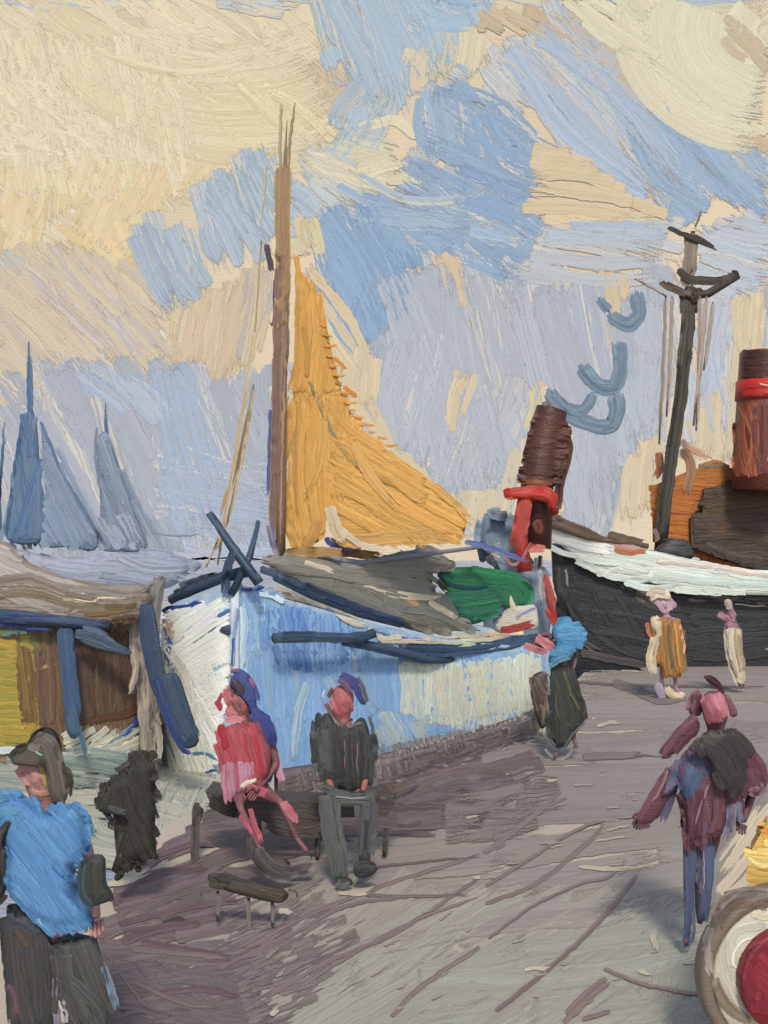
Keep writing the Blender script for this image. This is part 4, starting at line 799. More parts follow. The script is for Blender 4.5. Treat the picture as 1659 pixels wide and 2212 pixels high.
part('crosstree',mt,'wood',(84,76,64),[tube([at(1443,492,25.3),at(1490,515,25.3),at(1548,540,25.3)],[.05,.06,.02],8)],25.3,[('s','J','1255,915 1300,935 1380,960 1455,1005',24,(78,70,58),(58,52,46))])
for k,(x0,y0,x1,y1) in enumerate(((1438,640,1424,960),(1452,640,1440,900),(1372,602,1440,640),(1512,640,1504,930),(1526,640,1498,920),(1540,652,1520,800))):
    dd=-.1-.02*k
    part('rigging',ship,'wood',(140,122,106),[tube([at(x0,y0,25.2+dd),at((x0+x1)/2,(y0+y1)/2,25.2+dd),at(x1,y1,25.2+dd)],.03,6)],25.2,[('s','A',f'{x0},{y0} {(x0+x1)/2+2},{(y0+y1)/2} {x1},{y1}',11 if k!=2 else 6,(150,132,116),(178,160,142),{'dry':.5})])
OR=(190,112,44)
dh=part('deckhouse',ship,'wood',(186,112,50),[prism(q('A','1408,1050 1500,1012 1640,1010 2000,1020 2000,1240 1660,1235 1560,1222 1410,1170'),25.9,3.0,.8)],25.9,[
  ('f','E','960,920 1220,860 1460,860 1460,900 1230,1000 1210,1330 1000,1230',4,50,(200,120,44),(184,100,40),{'dry':.1}),('f','E','1220,800 1440,800 1460,870 1220,890',3,44,(170,112,44),(196,126,56)),
  ('s','E','1250,790 1340,790 1440,795',22,(124,116,110),(150,130,100)),('f','E','1200,1260 1600,1330 1700,1370 1300,1370',6,44,(190,100,50),(206,120,70)),('s','E','1140,640 1240,700 1340,750',50,(190,120,84),(214,186,156),{'dry':.6}),
  ('s','E','1160,680 1210,800 1180,980',66,(172,132,104),(160,120,90),{'dry':.4}),('s','E','1020,700 1030,800 1000,880',50,(164,92,60),(190,130,100),{'dry':.4}),('s','E','1400,900 1402,980 1390,1060',12,(200,120,50))])
part('side_panel',dh,'wood',(88,72,56),[prism(q('E','1290,920 1480,880 1780,860 1780,1390 1590,1380 1400,1330 1215,1260 1210,1090 1280,1060'),25.7,.15)],25.7,[
  ('f','E','1280,920 1480,885 1700,870 1700,1080 1210,1090',-3,46,(92,72,48),(70,58,46),{'dry':.1}),('f','E','1210,1080 1700,1060 1700,1380 1590,1380 1400,1320 1220,1250',1,50,(90,72,58),(72,60,50),{'dry':.1}),
  ('s','E','1340,1290 1380,1280 1420,1300',34,(30,28,28)),('s','E','1300,1140 1380,1150 1440,1140',56,(128,92,52),(90,70,54),{'dry':.4}),('s','E','1290,1240 1450,1300 1640,1330',44,(100,90,80),(84,74,66))])
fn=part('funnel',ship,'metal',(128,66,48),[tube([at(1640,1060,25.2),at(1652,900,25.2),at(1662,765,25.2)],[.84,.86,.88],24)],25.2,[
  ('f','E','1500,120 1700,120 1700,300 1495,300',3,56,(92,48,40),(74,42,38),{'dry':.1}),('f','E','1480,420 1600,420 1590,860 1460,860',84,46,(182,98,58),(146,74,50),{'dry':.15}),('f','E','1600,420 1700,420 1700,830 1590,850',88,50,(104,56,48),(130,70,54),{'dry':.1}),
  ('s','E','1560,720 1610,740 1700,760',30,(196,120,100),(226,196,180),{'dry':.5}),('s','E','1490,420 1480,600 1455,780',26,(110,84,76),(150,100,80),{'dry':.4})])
part('band',fn,'metal',(206,44,32),[tube([at(1655,868,25.2),at(1658,828,25.2)],[.93,.93],24)],25.,[('s','E','1500,370 1580,345 1700,350',96,(212,44,30),(190,44,34)),('s','E','1600,315 1650,320 1700,325',12,(226,190,176))])
part('capstan',ship,'metal',(70,68,66),[pillow(q('E','1000,1270 1050,1230 1180,1210 1230,1290 1230,1330 1120,1330 1000,1310'),24.9,.3)],24.9,[('s','E','1010,1290 1100,1270 1220,1300',56,(64,64,64),(92,86,80)),('s','E','1040,1240 1120,1225 1200,1240',50,(78,76,72),(60,58,56)),('s','E','990,1150 1010,1180 1020,1240',34,(150,112,118),(120,90,92))])
part('anchor_chain',ship,'metal',(50,46,48),[tube([at(1204,1226,24.4),at(1212,1290,24.5),at(1236,1340,24.7)],[.06,.08,.06],8)],24.4,[('s','E','440,1370 440,1480 490,1590 530,1690',46,(50,46,50),(84,76,78),{'dry':.4}),('s','E','480,1380 490,1440 500,1500',16,(150,140,130),None,{'dry':.6}),('s','E','430,1600 480,1660 540,1700',40,(44,44,48))])
# ================================================================ SEAGULLS
def gull(label,paths,Z):
    allp=np.vstack([q('E',p) for p,_,_ in paths]); c=allp.mean(0)
    o=part('seagull',None,'cloth',(124,144,164),[tube([at(p[0],p[1],Z) for p in catmull(q('E',pp),4)[0][::6]],np.interp(np.linspace(0,1,len(catmull(q('E',pp),4)[0][::6])),[0,.15,.5,.9,1],[.35,.9,1,.6,.1])*w*.62*.372*Z/F,10,.35) for pp,w,_ in paths],Z,
       [('s','E',pp,w*1.3,c_,(132,150,168),{'dry':.15}) for pp,w,c_ in paths],label=label,category='gull',group='blue grey gulls circling over the tug')
gull('topmost blue grey gull with its right wing curled up like a crescent',(('675,-190 700,-150 740,-100',50,(98,124,150)),('730,-90 790,-50 850,-30 910,-90 905,-150 890,-240',76,(112,136,158))),23.)
gull('middle blue grey gull, its long right wing raised almost upright',(('565,200 620,270 690,330 760,330 800,240 800,140 780,50',78,(108,132,156)),('600,220 660,290 740,300',30,(112,140,170))),22.5)
gull('largest and lowest gull, just above the brown tug funnel',(('380,340 440,430 560,520 680,560 760,540 780,440 765,340',76,(106,130,154)),('640,360 620,430 560,470 480,440',56,(112,134,156)),('400,370 520,470 660,520',24,(108,138,168))),22.)
TK[0]=.32; SHR[0]=.86
# ================================================================ SEATED PAIR ON A BENCH
def zf(y): return EYE*F/(y-CY)
Zb=9.0
bp=gnd((640,1866)); 
bn=thing('bench','low dark wooden bench on the quay under the seated pair','bench',[bp[0],Zb,0])
part('seat',bn,'wood',(82,74,70),[prism(q('H','150,715 290,745 480,770 800,780 1130,740 1180,790 1140,850 800,860 480,860 330,860 180,790'),Zb+.1,.42)],Zb,[
  ('s','H','170,750 260,800 350,830',100,(44,40,36),(64,58,54)),('f','H','440,780 790,790 790,980 470,920',3,60,(92,80,76),(72,64,60),{'dry':.2}),('s','H','1090,760 1200,740 1330,670',44,(70,64,64),(96,88,86),{'dry':.4}),('s','H','380,800 600,830 800,850',56,(80,72,68),(96,84,80))])
for (x,y0,y1,w) in ((425,1735,1880,15),(558,1760,1880,13),(835,1790,1850,12),(690,1770,1860,12)):
    part('leg',bn,'wood',(72,66,62),[tube([at(x,y0,Zb+.12),at(x-2,(y0+y1)/2,Zb+.12),at(x-5,y1,Zb+.12)],[.03,.028,.022],8)],Zb,[('s','A',f'{x+1},{y0} {x-3},{(y0+y1)/2} {x-7},{y1}',w*1.5,(74,70,66),(104,98,94),{'dry':.35})]+([('s','H','120,790 110,850 90,920',56,(58,54,50),(84,78,74))] if x==425 else []))
# trestle in front of the bench
zt=7.4
tr_=thing('plank_trestle','dark plank on thin legs lying in front of the seated woman','trestle',at(545,CY+EYE*F/zt,zt))
part('plank',tr_,'wood',(62,58,50),[pillow(q('H','150,1160 220,1165 360,1190 520,1220 610,1250 640,1290 600,1330 500,1320 380,1290 240,1250 160,1210'),zt,.13)],zt,[
  ('s','H','155,1195 300,1215 450,1260 610,1295',92,(58,54,46),(84,74,58)),('s','H','155,1180 230,1190 310,1210',50,(38,38,36),(56,52,46)),('s','H','590,1255 640,1260 650,1300',14,(90,86,82)),('s','H','400,1230 500,1260 600,1280',30,(92,80,62),(66,60,52))])
for (x,y0,y1) in ((537,1940,2035),(470,1925,1990),(588,1950,2000)):
    part('leg',tr_,'wood',(96,90,88),[tube([at(x,y0,zt+.03),at(x,y1,zt+.03)],[.016,.012],8)],zt,[('s','A',f'{x},{y0} {x+1},{(y0+y1)/2} {x},{y1}',12,(112,104,102),(136,128,122),{'dry':.45})])
# ---- woman in red
Zw=8.75
wm=thing('person','seated woman in a crimson coat with a blue headscarf, left of the pair','person',at(560,CY+EYE*F/Zw,Zw),group='people on the quay')
J=dict(pelvis=(545,1700),waist=(540,1660),chest=(535,1600),neck=(530,1556),head=(520,1515,-.02),crown=(516,1478),shL=(492,1585),elL=(482,1650),haL=(512,1705,-.15),shR=(578,1590),elR=(598,1650),haR=(560,1700,-.15),
       hipL=(520,1712),knL=(518,1742,-.38),anL=(560,1832,-.4),toL=(590,1864,-.5),hipR=(570,1712),knR=(606,1732,-.36),anR=(642,1812,-.3),toR=(664,1840,-.38))
V,Fc=body(wm,Zw,J,PINK,legk=.6)
part('body',wm,'skin',(140,92,94),[(V,Fc)],Zw,[('s','H','260,140 300,200 340,310',110,(190,108,108),(170,92,96)),('s','H','265,250 320,315 380,300',56,(206,130,126),(190,108,110)),('s','H','330,840 380,900 410,960',26,(206,92,116)),('s','H','390,800 430,920 465,1010',36,(200,86,110),(186,100,110),{'dry':.4}),
  ('s','H','560,770 610,830 660,900',56,(206,98,122),(196,130,136),{'dry':.4}),('s','H','600,790 630,860 650,900',20,(214,120,140))])
part('coat',wm,'cloth',(150,76,82),[pillow(q('H','225,350 300,310 400,320 480,380 530,480 520,620 480,680 500,740 330,770 280,810 260,700 200,520 200,440'),Zw-.12,.17)],Zw,[
  ('f','H','220,360 400,330 450,500 470,640 300,720 260,650 200,500',76,54,(178,66,76),(188,90,98),{'dry':.15}),('f','H','250,560 400,540 420,620 300,800 265,790',84,44,(196,98,116),(188,146,164),{'dry':.3}),
  ('s','H','230,340 250,420 270,500',50,(176,44,58)),('s','H','250,330 310,320 370,330',40,(214,130,134)),('s','H','380,690 440,715 520,735',60,(208,92,116),(190,104,128),{'dry':.3}),('s','H','400,350 430,480 460,640',50,(200,84,92),(186,60,74)),
  ('s','H','530,500 550,600 580,680',50,(196,160,180),(206,120,140),{'dry':.35}),('s','H','360,560 380,600 350,660',46,(190,166,186),(206,130,150)),('s','H','340,700 370,670 440,650',30,(226,206,180),None,{'dry':.3})])
part('headscarf',wm,'cloth',(60,72,150),[pillow(q('H','270,60 320,45 390,80 430,160 430,240 470,300 520,320 530,480 480,500 420,380 400,300 360,200 300,120 265,130'),Zw-.06,.13)],Zw,[
  ('s','H','290,80 350,100 400,180 410,250',84,(56,76,168),(80,84,140)),('s','H','280,60 350,65 420,150 430,230',30,(44,66,160),(160,90,120)),('s','H','390,280 460,330 500,400 510,490',84,(54,70,150),(84,80,140)),('s','H','280,110 330,140 350,200',56,(86,62,70),(64,52,64)),
  ('s','H','440,500 500,580 480,680',64,(66,84,172),(84,92,160)),('s','H','410,570 440,620 470,690',40,(70,88,160)),('s','H','430,330 460,420 490,480',26,(150,80,100)),('s','H','200,220 230,250 220,280',40,(180,56,80)),('s','H','240,170 230,210 215,240',26,(170,70,90))])
for i,(a,b) in enumerate((('390,950 400,1050 440,1100','430,1010 460,1080 540,1150 650,1150'),('560,1090 620,1080 680,1050','600,1110 680,1090 740,1080'))):
    P=q('H',b); part('shoe',wm,'cloth',(66,62,58),[pillow(q('H',('380,980 450,1020 520,1090 600,1130 660,1140 600,1190 500,1180 420,1130 385,1060') if i==0 else '560,1080 640,1070 700,1040 745,1080 700,1110 600,1120'),Zw-.5 if i==0 else Zw-.42,.07)],Zw-.4,
      [('s','H',b,84 if i==0 else 50,(68,66,60) if i==0 else (112,104,100),(92,88,82) if i==0 else (134,126,120),{'dry':.3})]+([('s','H',a,50,(80,72,70),(96,88,84))] if i==0 else []))
# ---- man in grey
Zm=8.75
mn=thing('person','seated man in charcoal jacket and grey trousers, right of the pair','person',at(750,CY+EYE*F/Zm,Zm),group='people on the quay')
J=dict(pelvis=(752,1700),waist=(750,1660),chest=(745,1598),neck=(742,1552),head=(742,1512,-.02),crown=(738,1476),shL=(702,1578),elL=(690,1640),haL=(716,1700,-.2),shR=(788,1578),elR=(800,1640),haR=(786,1700,-.2),
       hipL=(728,1712),knL=(712,1740,-.4),anL=(738,1880,-.3),toL=(742,1905,-.42),hipR=(780,1712),knR=(795,1740,-.38),anR=(785,1870,-.28),toR=(776,1892,-.4))
V,Fc=body(mn,Zm,J,PINK)
part('body',mn,'skin',(176,104,100),[(V,Fc)],Zm,[('s','H','840,190 880,250 900,320',84,(200,120,120),(184,100,102)),('s','H','890,170 930,240 940,300',56,(206,126,124),(176,96,98)),('s','H','800,230 840,290 900,350 960,310',34,(160,110,104),(130,96,92),{'dry':.2})])
part('jacket',mn,'cloth',(62,62,60),[pillow(q('H','740,310 800,250 860,330 930,350 1010,280 1050,320 1080,460 1070,620 1060,700 960,740 840,720 760,640 720,520 715,400'),Zm-.12,.2)],Zm,[
  ('f','H','740,320 830,330 930,370 1030,300 1070,460 1060,680 920,720 800,680 730,500',86,56,(60,62,58),(76,78,72),{'dry':.15}),('f','H','720,380 830,370 850,640 760,620',84,50,(92,98,92),(66,68,64),{'dry':.35}),
  ('f','H','850,380 1010,370 1020,660 870,660',88,50,(56,52,54),(70,62,66),{'dry':.2}),('s','H','905,430 910,520 905,600',8,(160,110,130),None,{'dry':.4}),('s','H','980,440 975,560 985,640',8,(140,110,124),None,{'dry':.5}),
  ('s','H','780,280 760,330 790,360',44,(84,80,80),(60,58,58)),('s','H','1040,300 1070,420 1070,560',26,(110,116,106),(70,74,70),{'dry':.5}),('s','H','860,350 930,365 1010,330',20,(140,120,120),(110,100,100),{'dry':.3})])
part('hair',mn,'cloth',(66,74,120),[pillow(q('H','860,80 900,65 960,85 1010,130 1040,220 1030,260 990,240 950,160 900,120'),Zm-.06,.1)],Zm,[
  ('s','H','880,80 950,110 990,180 1010,240',60,(54,66,150),(90,76,120)),('s','H','870,95 920,140 950,200',44,(70,80,150),(140,90,120)),('s','H','970,90 1010,150 1030,240',30,(120,124,112),(84,88,90),{'dry':.3}),('s','H','850,150 830,180 815,210',30,(130,80,64),(96,64,56)),('s','H','800,160 790,190 795,210',16,(180,206,226))])
part('trousers',mn,'cloth',(92,92,90),[limb('H','800,735 830,900 865,1060 890,1200',(120,115,105,80),Zm-.42),limb('H','1040,740 1035,900 1020,1030 1015,1110',(120,115,110,90),Zm-.4),pillow(q('H','775,690 900,715 1000,730 1100,710 1095,790 1000,800 900,800 785,780'),Zm-.35,.25)],Zm-.5,[
  ('s','H','810,740 830,900 870,1060 890,1220',110,(100,102,98),(84,84,82),{'dry':.15}),('s','H','870,760 880,900 905,1040 915,1190',36,(110,112,106),(92,92,88)),('s','H','1045,760 1040,880 1030,1000 1020,1090',104,(76,76,78),(94,94,94)),
  ('s','H','970,780 985,860 980,930',40,(108,106,100),(90,90,86),{'dry':.4}),('s','H','780,690 900,730 1000,740 1100,715',60,(90,92,88),(70,72,70)),('s','H','850,740 950,750 1060,745',10,(150,154,146),None,{'dry':.4}),('s','H','1020,860 1010,960 1000,1060',56,(58,60,62),(78,78,80))])
for i,b in enumerate(('860,1200 890,1230 950,1215','960,1150 1010,1120 1090,1130')):
    part('shoe',mn,'cloth',(56,56,56),[pillow(q('H','850,1180 900,1180 950,1190 960,1225 890,1245 850,1225' if i==0 else '950,1120 1010,1095 1095,1125 1080,1165 1000,1195 950,1170'),Zm-.5,.08)],Zm-.5,[('s','H',b,44 if i==0 else 66,(96,98,96) if i==0 else (46,46,48),(70,70,72),{'dry':.2})])
# ================================================================ MAN IN THE BLUE JERSEY (lower left)
Zj=5.2
bj=thing('person','man in a bright blue jersey and dark trousers, largest figure, lower left','person',at(110,CY+EYE*F/Zj,Zj),group='people on the quay')
J=dict(pelvis=(108,2020),waist=(105,1940),chest=(100,1830),neck=(98,1740),head=(88,1675,-.02),crown=(92,1622),shL=(20,1780),elL=(-10,1890),haL=(-15,1990,-.1),shR=(170,1790),elR=(195,1880),haR=(205,1960,-.1),
       hipL=(74,2060),knL=(66,2220,-.05),anL=(50,2390),toL=(40,2420,-.15),hipR=(150,2050),knR=(170,2220,-.1),anR=(180,2390),toR=(190,2420,-.15))
V,Fc=body(bj,Zj,J,PINK)
part('body',bj,'skin',(186,134,126),[(V,Fc)],Zj,[('s','C','110,270 160,340 230,440',130,(192,138,132),(178,122,122)),('s','C','90,280 140,250 210,240',34,(196,178,110),(190,140,120)),('s','C','200,240 240,320 270,430',56,(182,164,80),(196,170,110)),('s','C','160,420 220,450 280,440',40,(190,136,124),(206,170,140)),('s','C','230,260 260,330 275,400',18,(150,150,90))])
part('hair',bj,'cloth',(90,82,74),[pillow(q('C','30,260 90,190 170,110 250,95 310,140 330,220 380,330 400,430 370,530 320,555 285,480 270,330 240,220 160,210 90,250 50,285'),Zj-.1,.11)],Zj,[
  ('s','C','160,190 200,120 270,110 310,160 330,260',44,(36,34,32),(52,48,46)),('s','C','170,180 220,150 280,200 310,320 340,500',100,(112,104,100),(92,84,74)),('s','C','50,270 100,210 160,180',50,(52,54,46),(66,60,56)),('s','C','150,180 190,200 230,190',56,(132,122,116),(110,104,98)),
  ('s','C','340,300 380,360 370,480',50,(90,78,62),(70,62,52)),('s','C','300,420 330,500 350,540',50,(104,90,74),(88,80,70)),('s','C','190,215 210,235 240,240',14,(150,190,180),None,{'dry':.4}),('s','C','80,200 120,185 150,180',18,(40,40,38))])
part('jersey',bj,'cloth',(84,146,206),[pillow(q('C','-40,440 60,410 110,430 170,470 270,520 380,480 440,460 490,560 500,780 430,820 420,960 440,1080 560,1180 500,1220 340,1230 200,1180 60,1060 20,980 0,700 -40,600'),Zj-.12,.24)],Zj,[
  ('f','C','0,600 60,430 170,470 270,520 400,500 490,600 490,780 420,860 430,1080 540,1190 340,1225 100,1070 20,940',50,66,(92,150,206),(76,138,204),{'dry':.1,'seg':8}),
  ('f','C','40,640 200,560 440,640 420,780 420,1040 500,1170 300,1180 60,1000',56,60,(84,146,212),(98,158,212),{'dry':.2,'seg':7}),
  ('s','C','150,640 230,780 330,890 420,980',26,(44,104,206),(70,130,210)),('s','C','40,720 90,860 180,1000',18,(60,120,214),None,{'dry':.3}),('s','C','260,1100 320,1170 370,1220',20,(40,104,206),None,{'dry':.3}),
  ('s','C','380,520 450,620 470,740',84,(100,156,206),(80,140,196)),('s','C','-30,480 60,450 130,470',70,(74,128,176),(96,150,196)),('s','C','-30,560 60,540 120,560',60,(88,146,196)),('s','C','200,1120 230,1160 260,1210',24,(150,186,214),None,{'dry':.4}),
  ('s','C','470,560 500,640 490,700',40,(92,146,170),(120,156,160),{'dry':.4})])
part('trousers',bj,'cloth',(64,66,68),[limb('C','110,1110 150,1300 170,1500 180,1750 180,2300',(390,430,410,370,320),Zj-.1),limb('C','400,1250 425,1400 465,1560 480,1750 480,2300',(400,450,420,370,320),Zj-.1)],Zj,[
  ('s','C','20,1110 120,1110 200,1170 250,1260',110,(70,80,90),(56,64,74)),('f','C','10,1200 240,1200 280,1500 275,1720 60,1720 20,1500',84,64,(60,60,62),(78,74,72),{'dry':.15}),('f','C','270,1260 500,1240 570,1450 600,1720 360,1720 310,1400',70,64,(66,68,70),(86,84,78),{'dry':.15}),
  ('s','C','290,1270 400,1230 500,1260 530,1330',50,(66,76,84),(84,90,94)),('s','C','80,1190 130,1230 170,1300',70,(88,74,60),(70,62,54)),('s','C','300,1430 400,1480 520,1600 590,1700',80,(84,84,80),(66,68,70)),('s','C','280,1340 400,1330 500,1350',12,(110,140,156),None,{'dry':.5}),
  ('s','C','300,1440 300,1560 310,1720',40,(150,140,156),(120,114,126),{'dry':.2}),('s','C','330,1560 350,1640 350,1720',50,(196,180,172),(150,150,160),{'dry':.3}),('s','C','40,1480 70,1560 90,1680',56,(112,80,92),(90,70,80)),('s','C','560,1380 600,1500 640,1640',50,(96,120,140),(130,140,146),{'dry':.4})])
part('sleeve',bj,'cloth',(48,46,44),[pillow(q('C','-80,620 10,600 60,590 40,640 15,760 10,960 40,990 20,1050 -20,1080 -80,1060'),Zj-.2,.08)],Zj,[('s','C','60,595 10,680 0,860 0,980',50,(52,48,44),(76,68,60)),('s','C','35,990 10,1030 -20,1060',40,(52,50,46)),('s','C','-60,700 -40,860 -50,1040',60,(60,64,70),(50,48,46))])
bg_=thing('sack','dark green black sack held at the side of the man in blue','sack',at(198,1945,Zj-.25))
part('cloth_bag',bg_,'cloth',(52,62,64),[pillow(q('C','430,820 500,760 560,760 580,800 585,940 620,1000 630,1040 560,1070 500,1085 440,1040 415,960'),Zj-.3,.1)],Zj-.3,[
  ('s','C','460,820 440,920 470,1030 540,1070',56,(50,70,78),(66,82,86)),('s','C','530,770 520,880 530,1040',80,(54,54,50),(70,66,58)),('s','C','570,960 600,1010 620,1040',44,(56,50,48),None,{'dry':.3})])
# ---- dark stooping figure behind
Zd=6.9
dk=thing('person','stooping figure all in black at the quay edge behind the blue jersey','person',at(270,1200+EYE*F/8.4,8.0),group='people on the quay')
Zd=8.0
J=dict(pelvis=(275,1790),waist=(270,1750),chest=(268,1706),neck=(282,1668),head=(296,1645,-.02),crown=(302,1620),shL=(235,1710),elL=(222,1745),haL=(236,1765,-.1),shR=(305,1706),elR=(315,1760),haR=(312,1800,-.05),
       hipL=(262,1810),knL=(262,1850,-.15),anL=(262,1890),toL=(250,1898,-.1),hipR=(298,1810),knR=(304,1836,-.1),anR=(296,1870),toR=(300,1880,-.1))
V,Fc=body(dk,Zd,J,PINK,k=.8)
part('body',dk,'skin',(60,54,50),[(V,Fc)],Zd,[('s','C','740,220 780,240 820,230',60,(50,46,42),(66,60,54))])
part('cloak',dk,'cloth',(48,46,42),[pillow(q('C','700,230 760,205 830,215 850,300 850,400 870,520 860,700 870,800 800,830 700,880 640,930 590,920 650,800 680,700 720,600 690,570 560,545 500,520 540,420 600,330 700,300'),Zd-.1,.18)],Zd,[
  ('f','C','700,220 840,220 850,400 865,600 860,790 720,870 640,910 680,720 730,600 690,560 510,525 560,380 700,300',68,62,(46,44,40),(62,58,50),{'dry':.15,'seg':5}),('s','C','620,330 680,300 740,240',44,(54,50,46),(80,76,66),{'dry':.4}),('s','C','700,820 800,790 880,800',30,(50,48,42)),('s','C','580,520 640,540 700,560',34,(52,54,50),(90,110,106),{'dry':.4})])
# ================================================================ MAN IN TURQUOISE SHIRT by the hull
Zq=13.6
tq=thing('person','small figure in a turquoise shirt and black trousers leaning to the blue hull','person',at(1225,CY+EYE*F/Zq,Zq),group='people on the quay')
J=dict(pelvis=(1215,1460),waist=(1213,1436),chest=(1214,1408),neck=(1198,1394,-.02),head=(1180,1386,-.02),crown=(1167,1378),shL=(1196,1395),elL=(1180,1400,-.05),haL=(1158,1392,-.1),shR=(1234,1395),elR=(1246,1412),haR=(1240,1440,-.05),
       hipL=(1205,1470),knL=(1203,1545,-.05),anL=(1205,1620),toL=(1198,1636,-.12),hipR=(1226,1470),knR=(1238,1540,-.05),anR=(1240,1600),toR=(1246,1615,-.1))
V,Fc=body(tq,Zq,J,PINK,k=.78)
part('body',tq,'skin',(120,92,98),[(V,Fc)],Zq,[('s','E','310,1770 370,1820 440,1860',72,(186,112,122),(200,130,134),{'lift':6}),('s','E','230,1830 300,1850 400,1880',50,(196,122,128),(170,104,116),{'dry':.3,'lift':8})])
part('shirt',tq,'cloth',(70,150,196),[pillow(q('E','400,1700 470,1655 560,1690 620,1760 620,1820 540,1870 520,1920 440,1950 370,1960 380,1880 420,1830 390,1760'),Zq-.1,.3)],Zq,[
  ('f','E','440,1680 560,1690 620,1760 600,1830 500,1870 400,1930 380,1890 460,1830 420,1750',-4,50,(60,142,190),(92,160,206),{'dry':.15}),('s','E','380,1960 440,1920 520,1890',40,(80,152,190),(110,160,190),{'dry':.3}),('s','E','420,1740 500,1720 600,1760',40,(100,168,210),(70,150,196))])
part('trousers',tq,'cloth',(52,54,52),[pillow(q('D','380,150 450,140 500,170 530,260 570,380 610,480 560,540 520,620 470,680 400,650 370,560 380,400 370,260'),Zq-.05,.16)],Zq,[
  ('f','D','385,160 490,160 530,260 590,470 500,540 480,620 420,640 380,520 380,300',80,50,(50,52,50),(70,70,62),{'dry':.15}),('s','D','420,300 430,450 500,510 600,490',20,(96,92,76),(60,62,58),{'dry':.3}),('s','D','400,340 370,540 400,630 450,650 520,560 600,480',22,(120,130,134),(84,88,90),{'dry':.3}),
  ('s','D','350,640 400,690 470,700 530,620',20,(134,132,136),(160,154,154),{'dry':.35}),('s','D','460,200 500,320 560,440',26,(96,90,62),(56,56,52),{'dry':.3}),('s','D','390,220 400,330 390,480',30,(60,62,60))])
part('hair',tq,'cloth',(60,48,44),[pillow(q('A','1166,1368 1180,1362 1196,1372 1196,1386 1184,1376 1172,1376'),Zq-.1,.04)],Zq,[('s','A','1168,1372 1182,1368 1196,1380',9,(150,96,106),(110,76,84))])
# dark scumble = pile of nets behind his legs
nt_=thing('net_pile','rough brown black heap of nets beside the turquoise figure','nets',at(1165,CY+EYE*F/15.2,15.2))
part('netting',nt_,'cloth',(84,70,66),[pillow(q('D','270,230 300,190 370,200 380,400 380,520 330,560 290,420 265,330'),15.2,.3)],15.2,[('f','D','280,230 370,200 380,480 330,540 280,360',84,30,(88,74,70),(140,124,108),{'dry':.6}),('f','D','290,240 370,220 370,420 300,380',60,22,(66,56,56),(120,100,90),{'dry':.5})])
# ================================================================ TWO FAR FIGURES on the right
Zg=19.5
def small(label,Z,J,bcol,bs,coat,cpoly,cs,extra=(),k=1.):
    ax=J['anL'][0]; t=thing('person',label,'person',at(ax,CY+EYE*F/Z,Z),group='people on the quay')
    V,Fc=body(t,Z,J,PINK,k=k,hands=True); part('body',t,'skin',bcol,[(V,Fc)],Z,bs)
    part('coat',t,'cloth',coat,[pillow(q('E',cpoly),Z-.13,.3)],Z,cs)
    for n_,c_,poly,ss in extra: part(n_,t,'cloth',c_,[pillow(q('E',poly),Z-.1,.09)],Z,ss)
J=dict(pelvis=(1444,1400),waist=(1443,1375),chest=(1441,1345),neck=(1438,1325),head=(1436,1303,-.02),crown=(1433,1283),shL=(1420,1340),elL=(1410,1368),haL=(1415,1395,-.1),shR=(1462,1340),elR=(1474,1370),haR=(1468,1400,-.1),
       hipL=(1434,1408),knL=(1430,1450),anL=(1428,1490),toL=(1424,1500,-.1),hipR=(1456,1408),knR=(1458,1450),anR=(1460,1488),toR=(1468,1498,-.1))
small('figure in a long golden brown coat before the black hull, cream shoulders',Zg,J,(176,134,150),[('s','E','1010,1530 1060,1590 1090,1650',96,(186,146,160),(206,180,176)),('s','E','1060,1540 1100,1590 1120,1630',50,(196,150,164),(170,130,148))],
  (176,124,60),'980,1650 1060,1640 1140,1680 1180,1800 1195,1960 1150,2040 1060,2030 1020,1960 960,1950 985,1800',[('f','E','1050,1660 1130,1670 1180,1800 1190,1980 1140,2030 1060,2020 1030,1900',84,44,(184,126,56),(140,110,72),{'dry':.15}),
   ('s','E','1000,1650 1010,1760 980,1900 1000,2020',66,(222,206,174),(206,184,150)),('s','E','960,1690 970,1750 1000,1800',36,(190,110,60),(206,130,80)),('s','E','1140,1700 1170,1820 1170,1900',20,(226,160,110)),('s','E','1080,1700 1090,1850 1110,1980',20,(120,100,70)),('s','E','1110,1690 1130,1820 1150,1980',14,(214,150,70))],
  [('hair',(222,208,178),'960,1520 1010,1490 1080,1500 1110,1560 1080,1570 1010,1560 970,1590',[('s','E','970,1560 1000,1510 1080,1520',60,(224,210,180),(206,190,170))]),
   ('shoe',(222,200,160),'1050,2060 1100,2110 1180,2100 1190,2130 1120,2150 1060,2120',[('s','E','1060,2070 1110,2120 1190,2115',50,(226,204,164),(206,184,150))]),
   ('stocking',(168,154,170),'995,2040 1040,2040 1070,2140 1060,2180 1010,2120',[('s','E','1010,2050 1030,2110 1060,2170',44,(172,158,176),(150,140,154),{'dry':.3})])])
J=dict(pelvis=(1582,1398),waist=(1580,1375),chest=(1579,1350),neck=(1577,1334),head=(1576,1322,-.02),crown=(1574,1302),shL=(1568,1352),elL=(1566,1376),haL=(1570,1396,-.1),shR=(1592,1352),elR=(1597,1376),haR=(1594,1398,-.1),
       hipL=(1578,1404),knL=(1588,1440),anL=(1596,1474),toL=(1600,1484,-.1),hipR=(1590,1404),knR=(1598,1440),anR=(1604,1474),toR=(1610,1486,-.1))
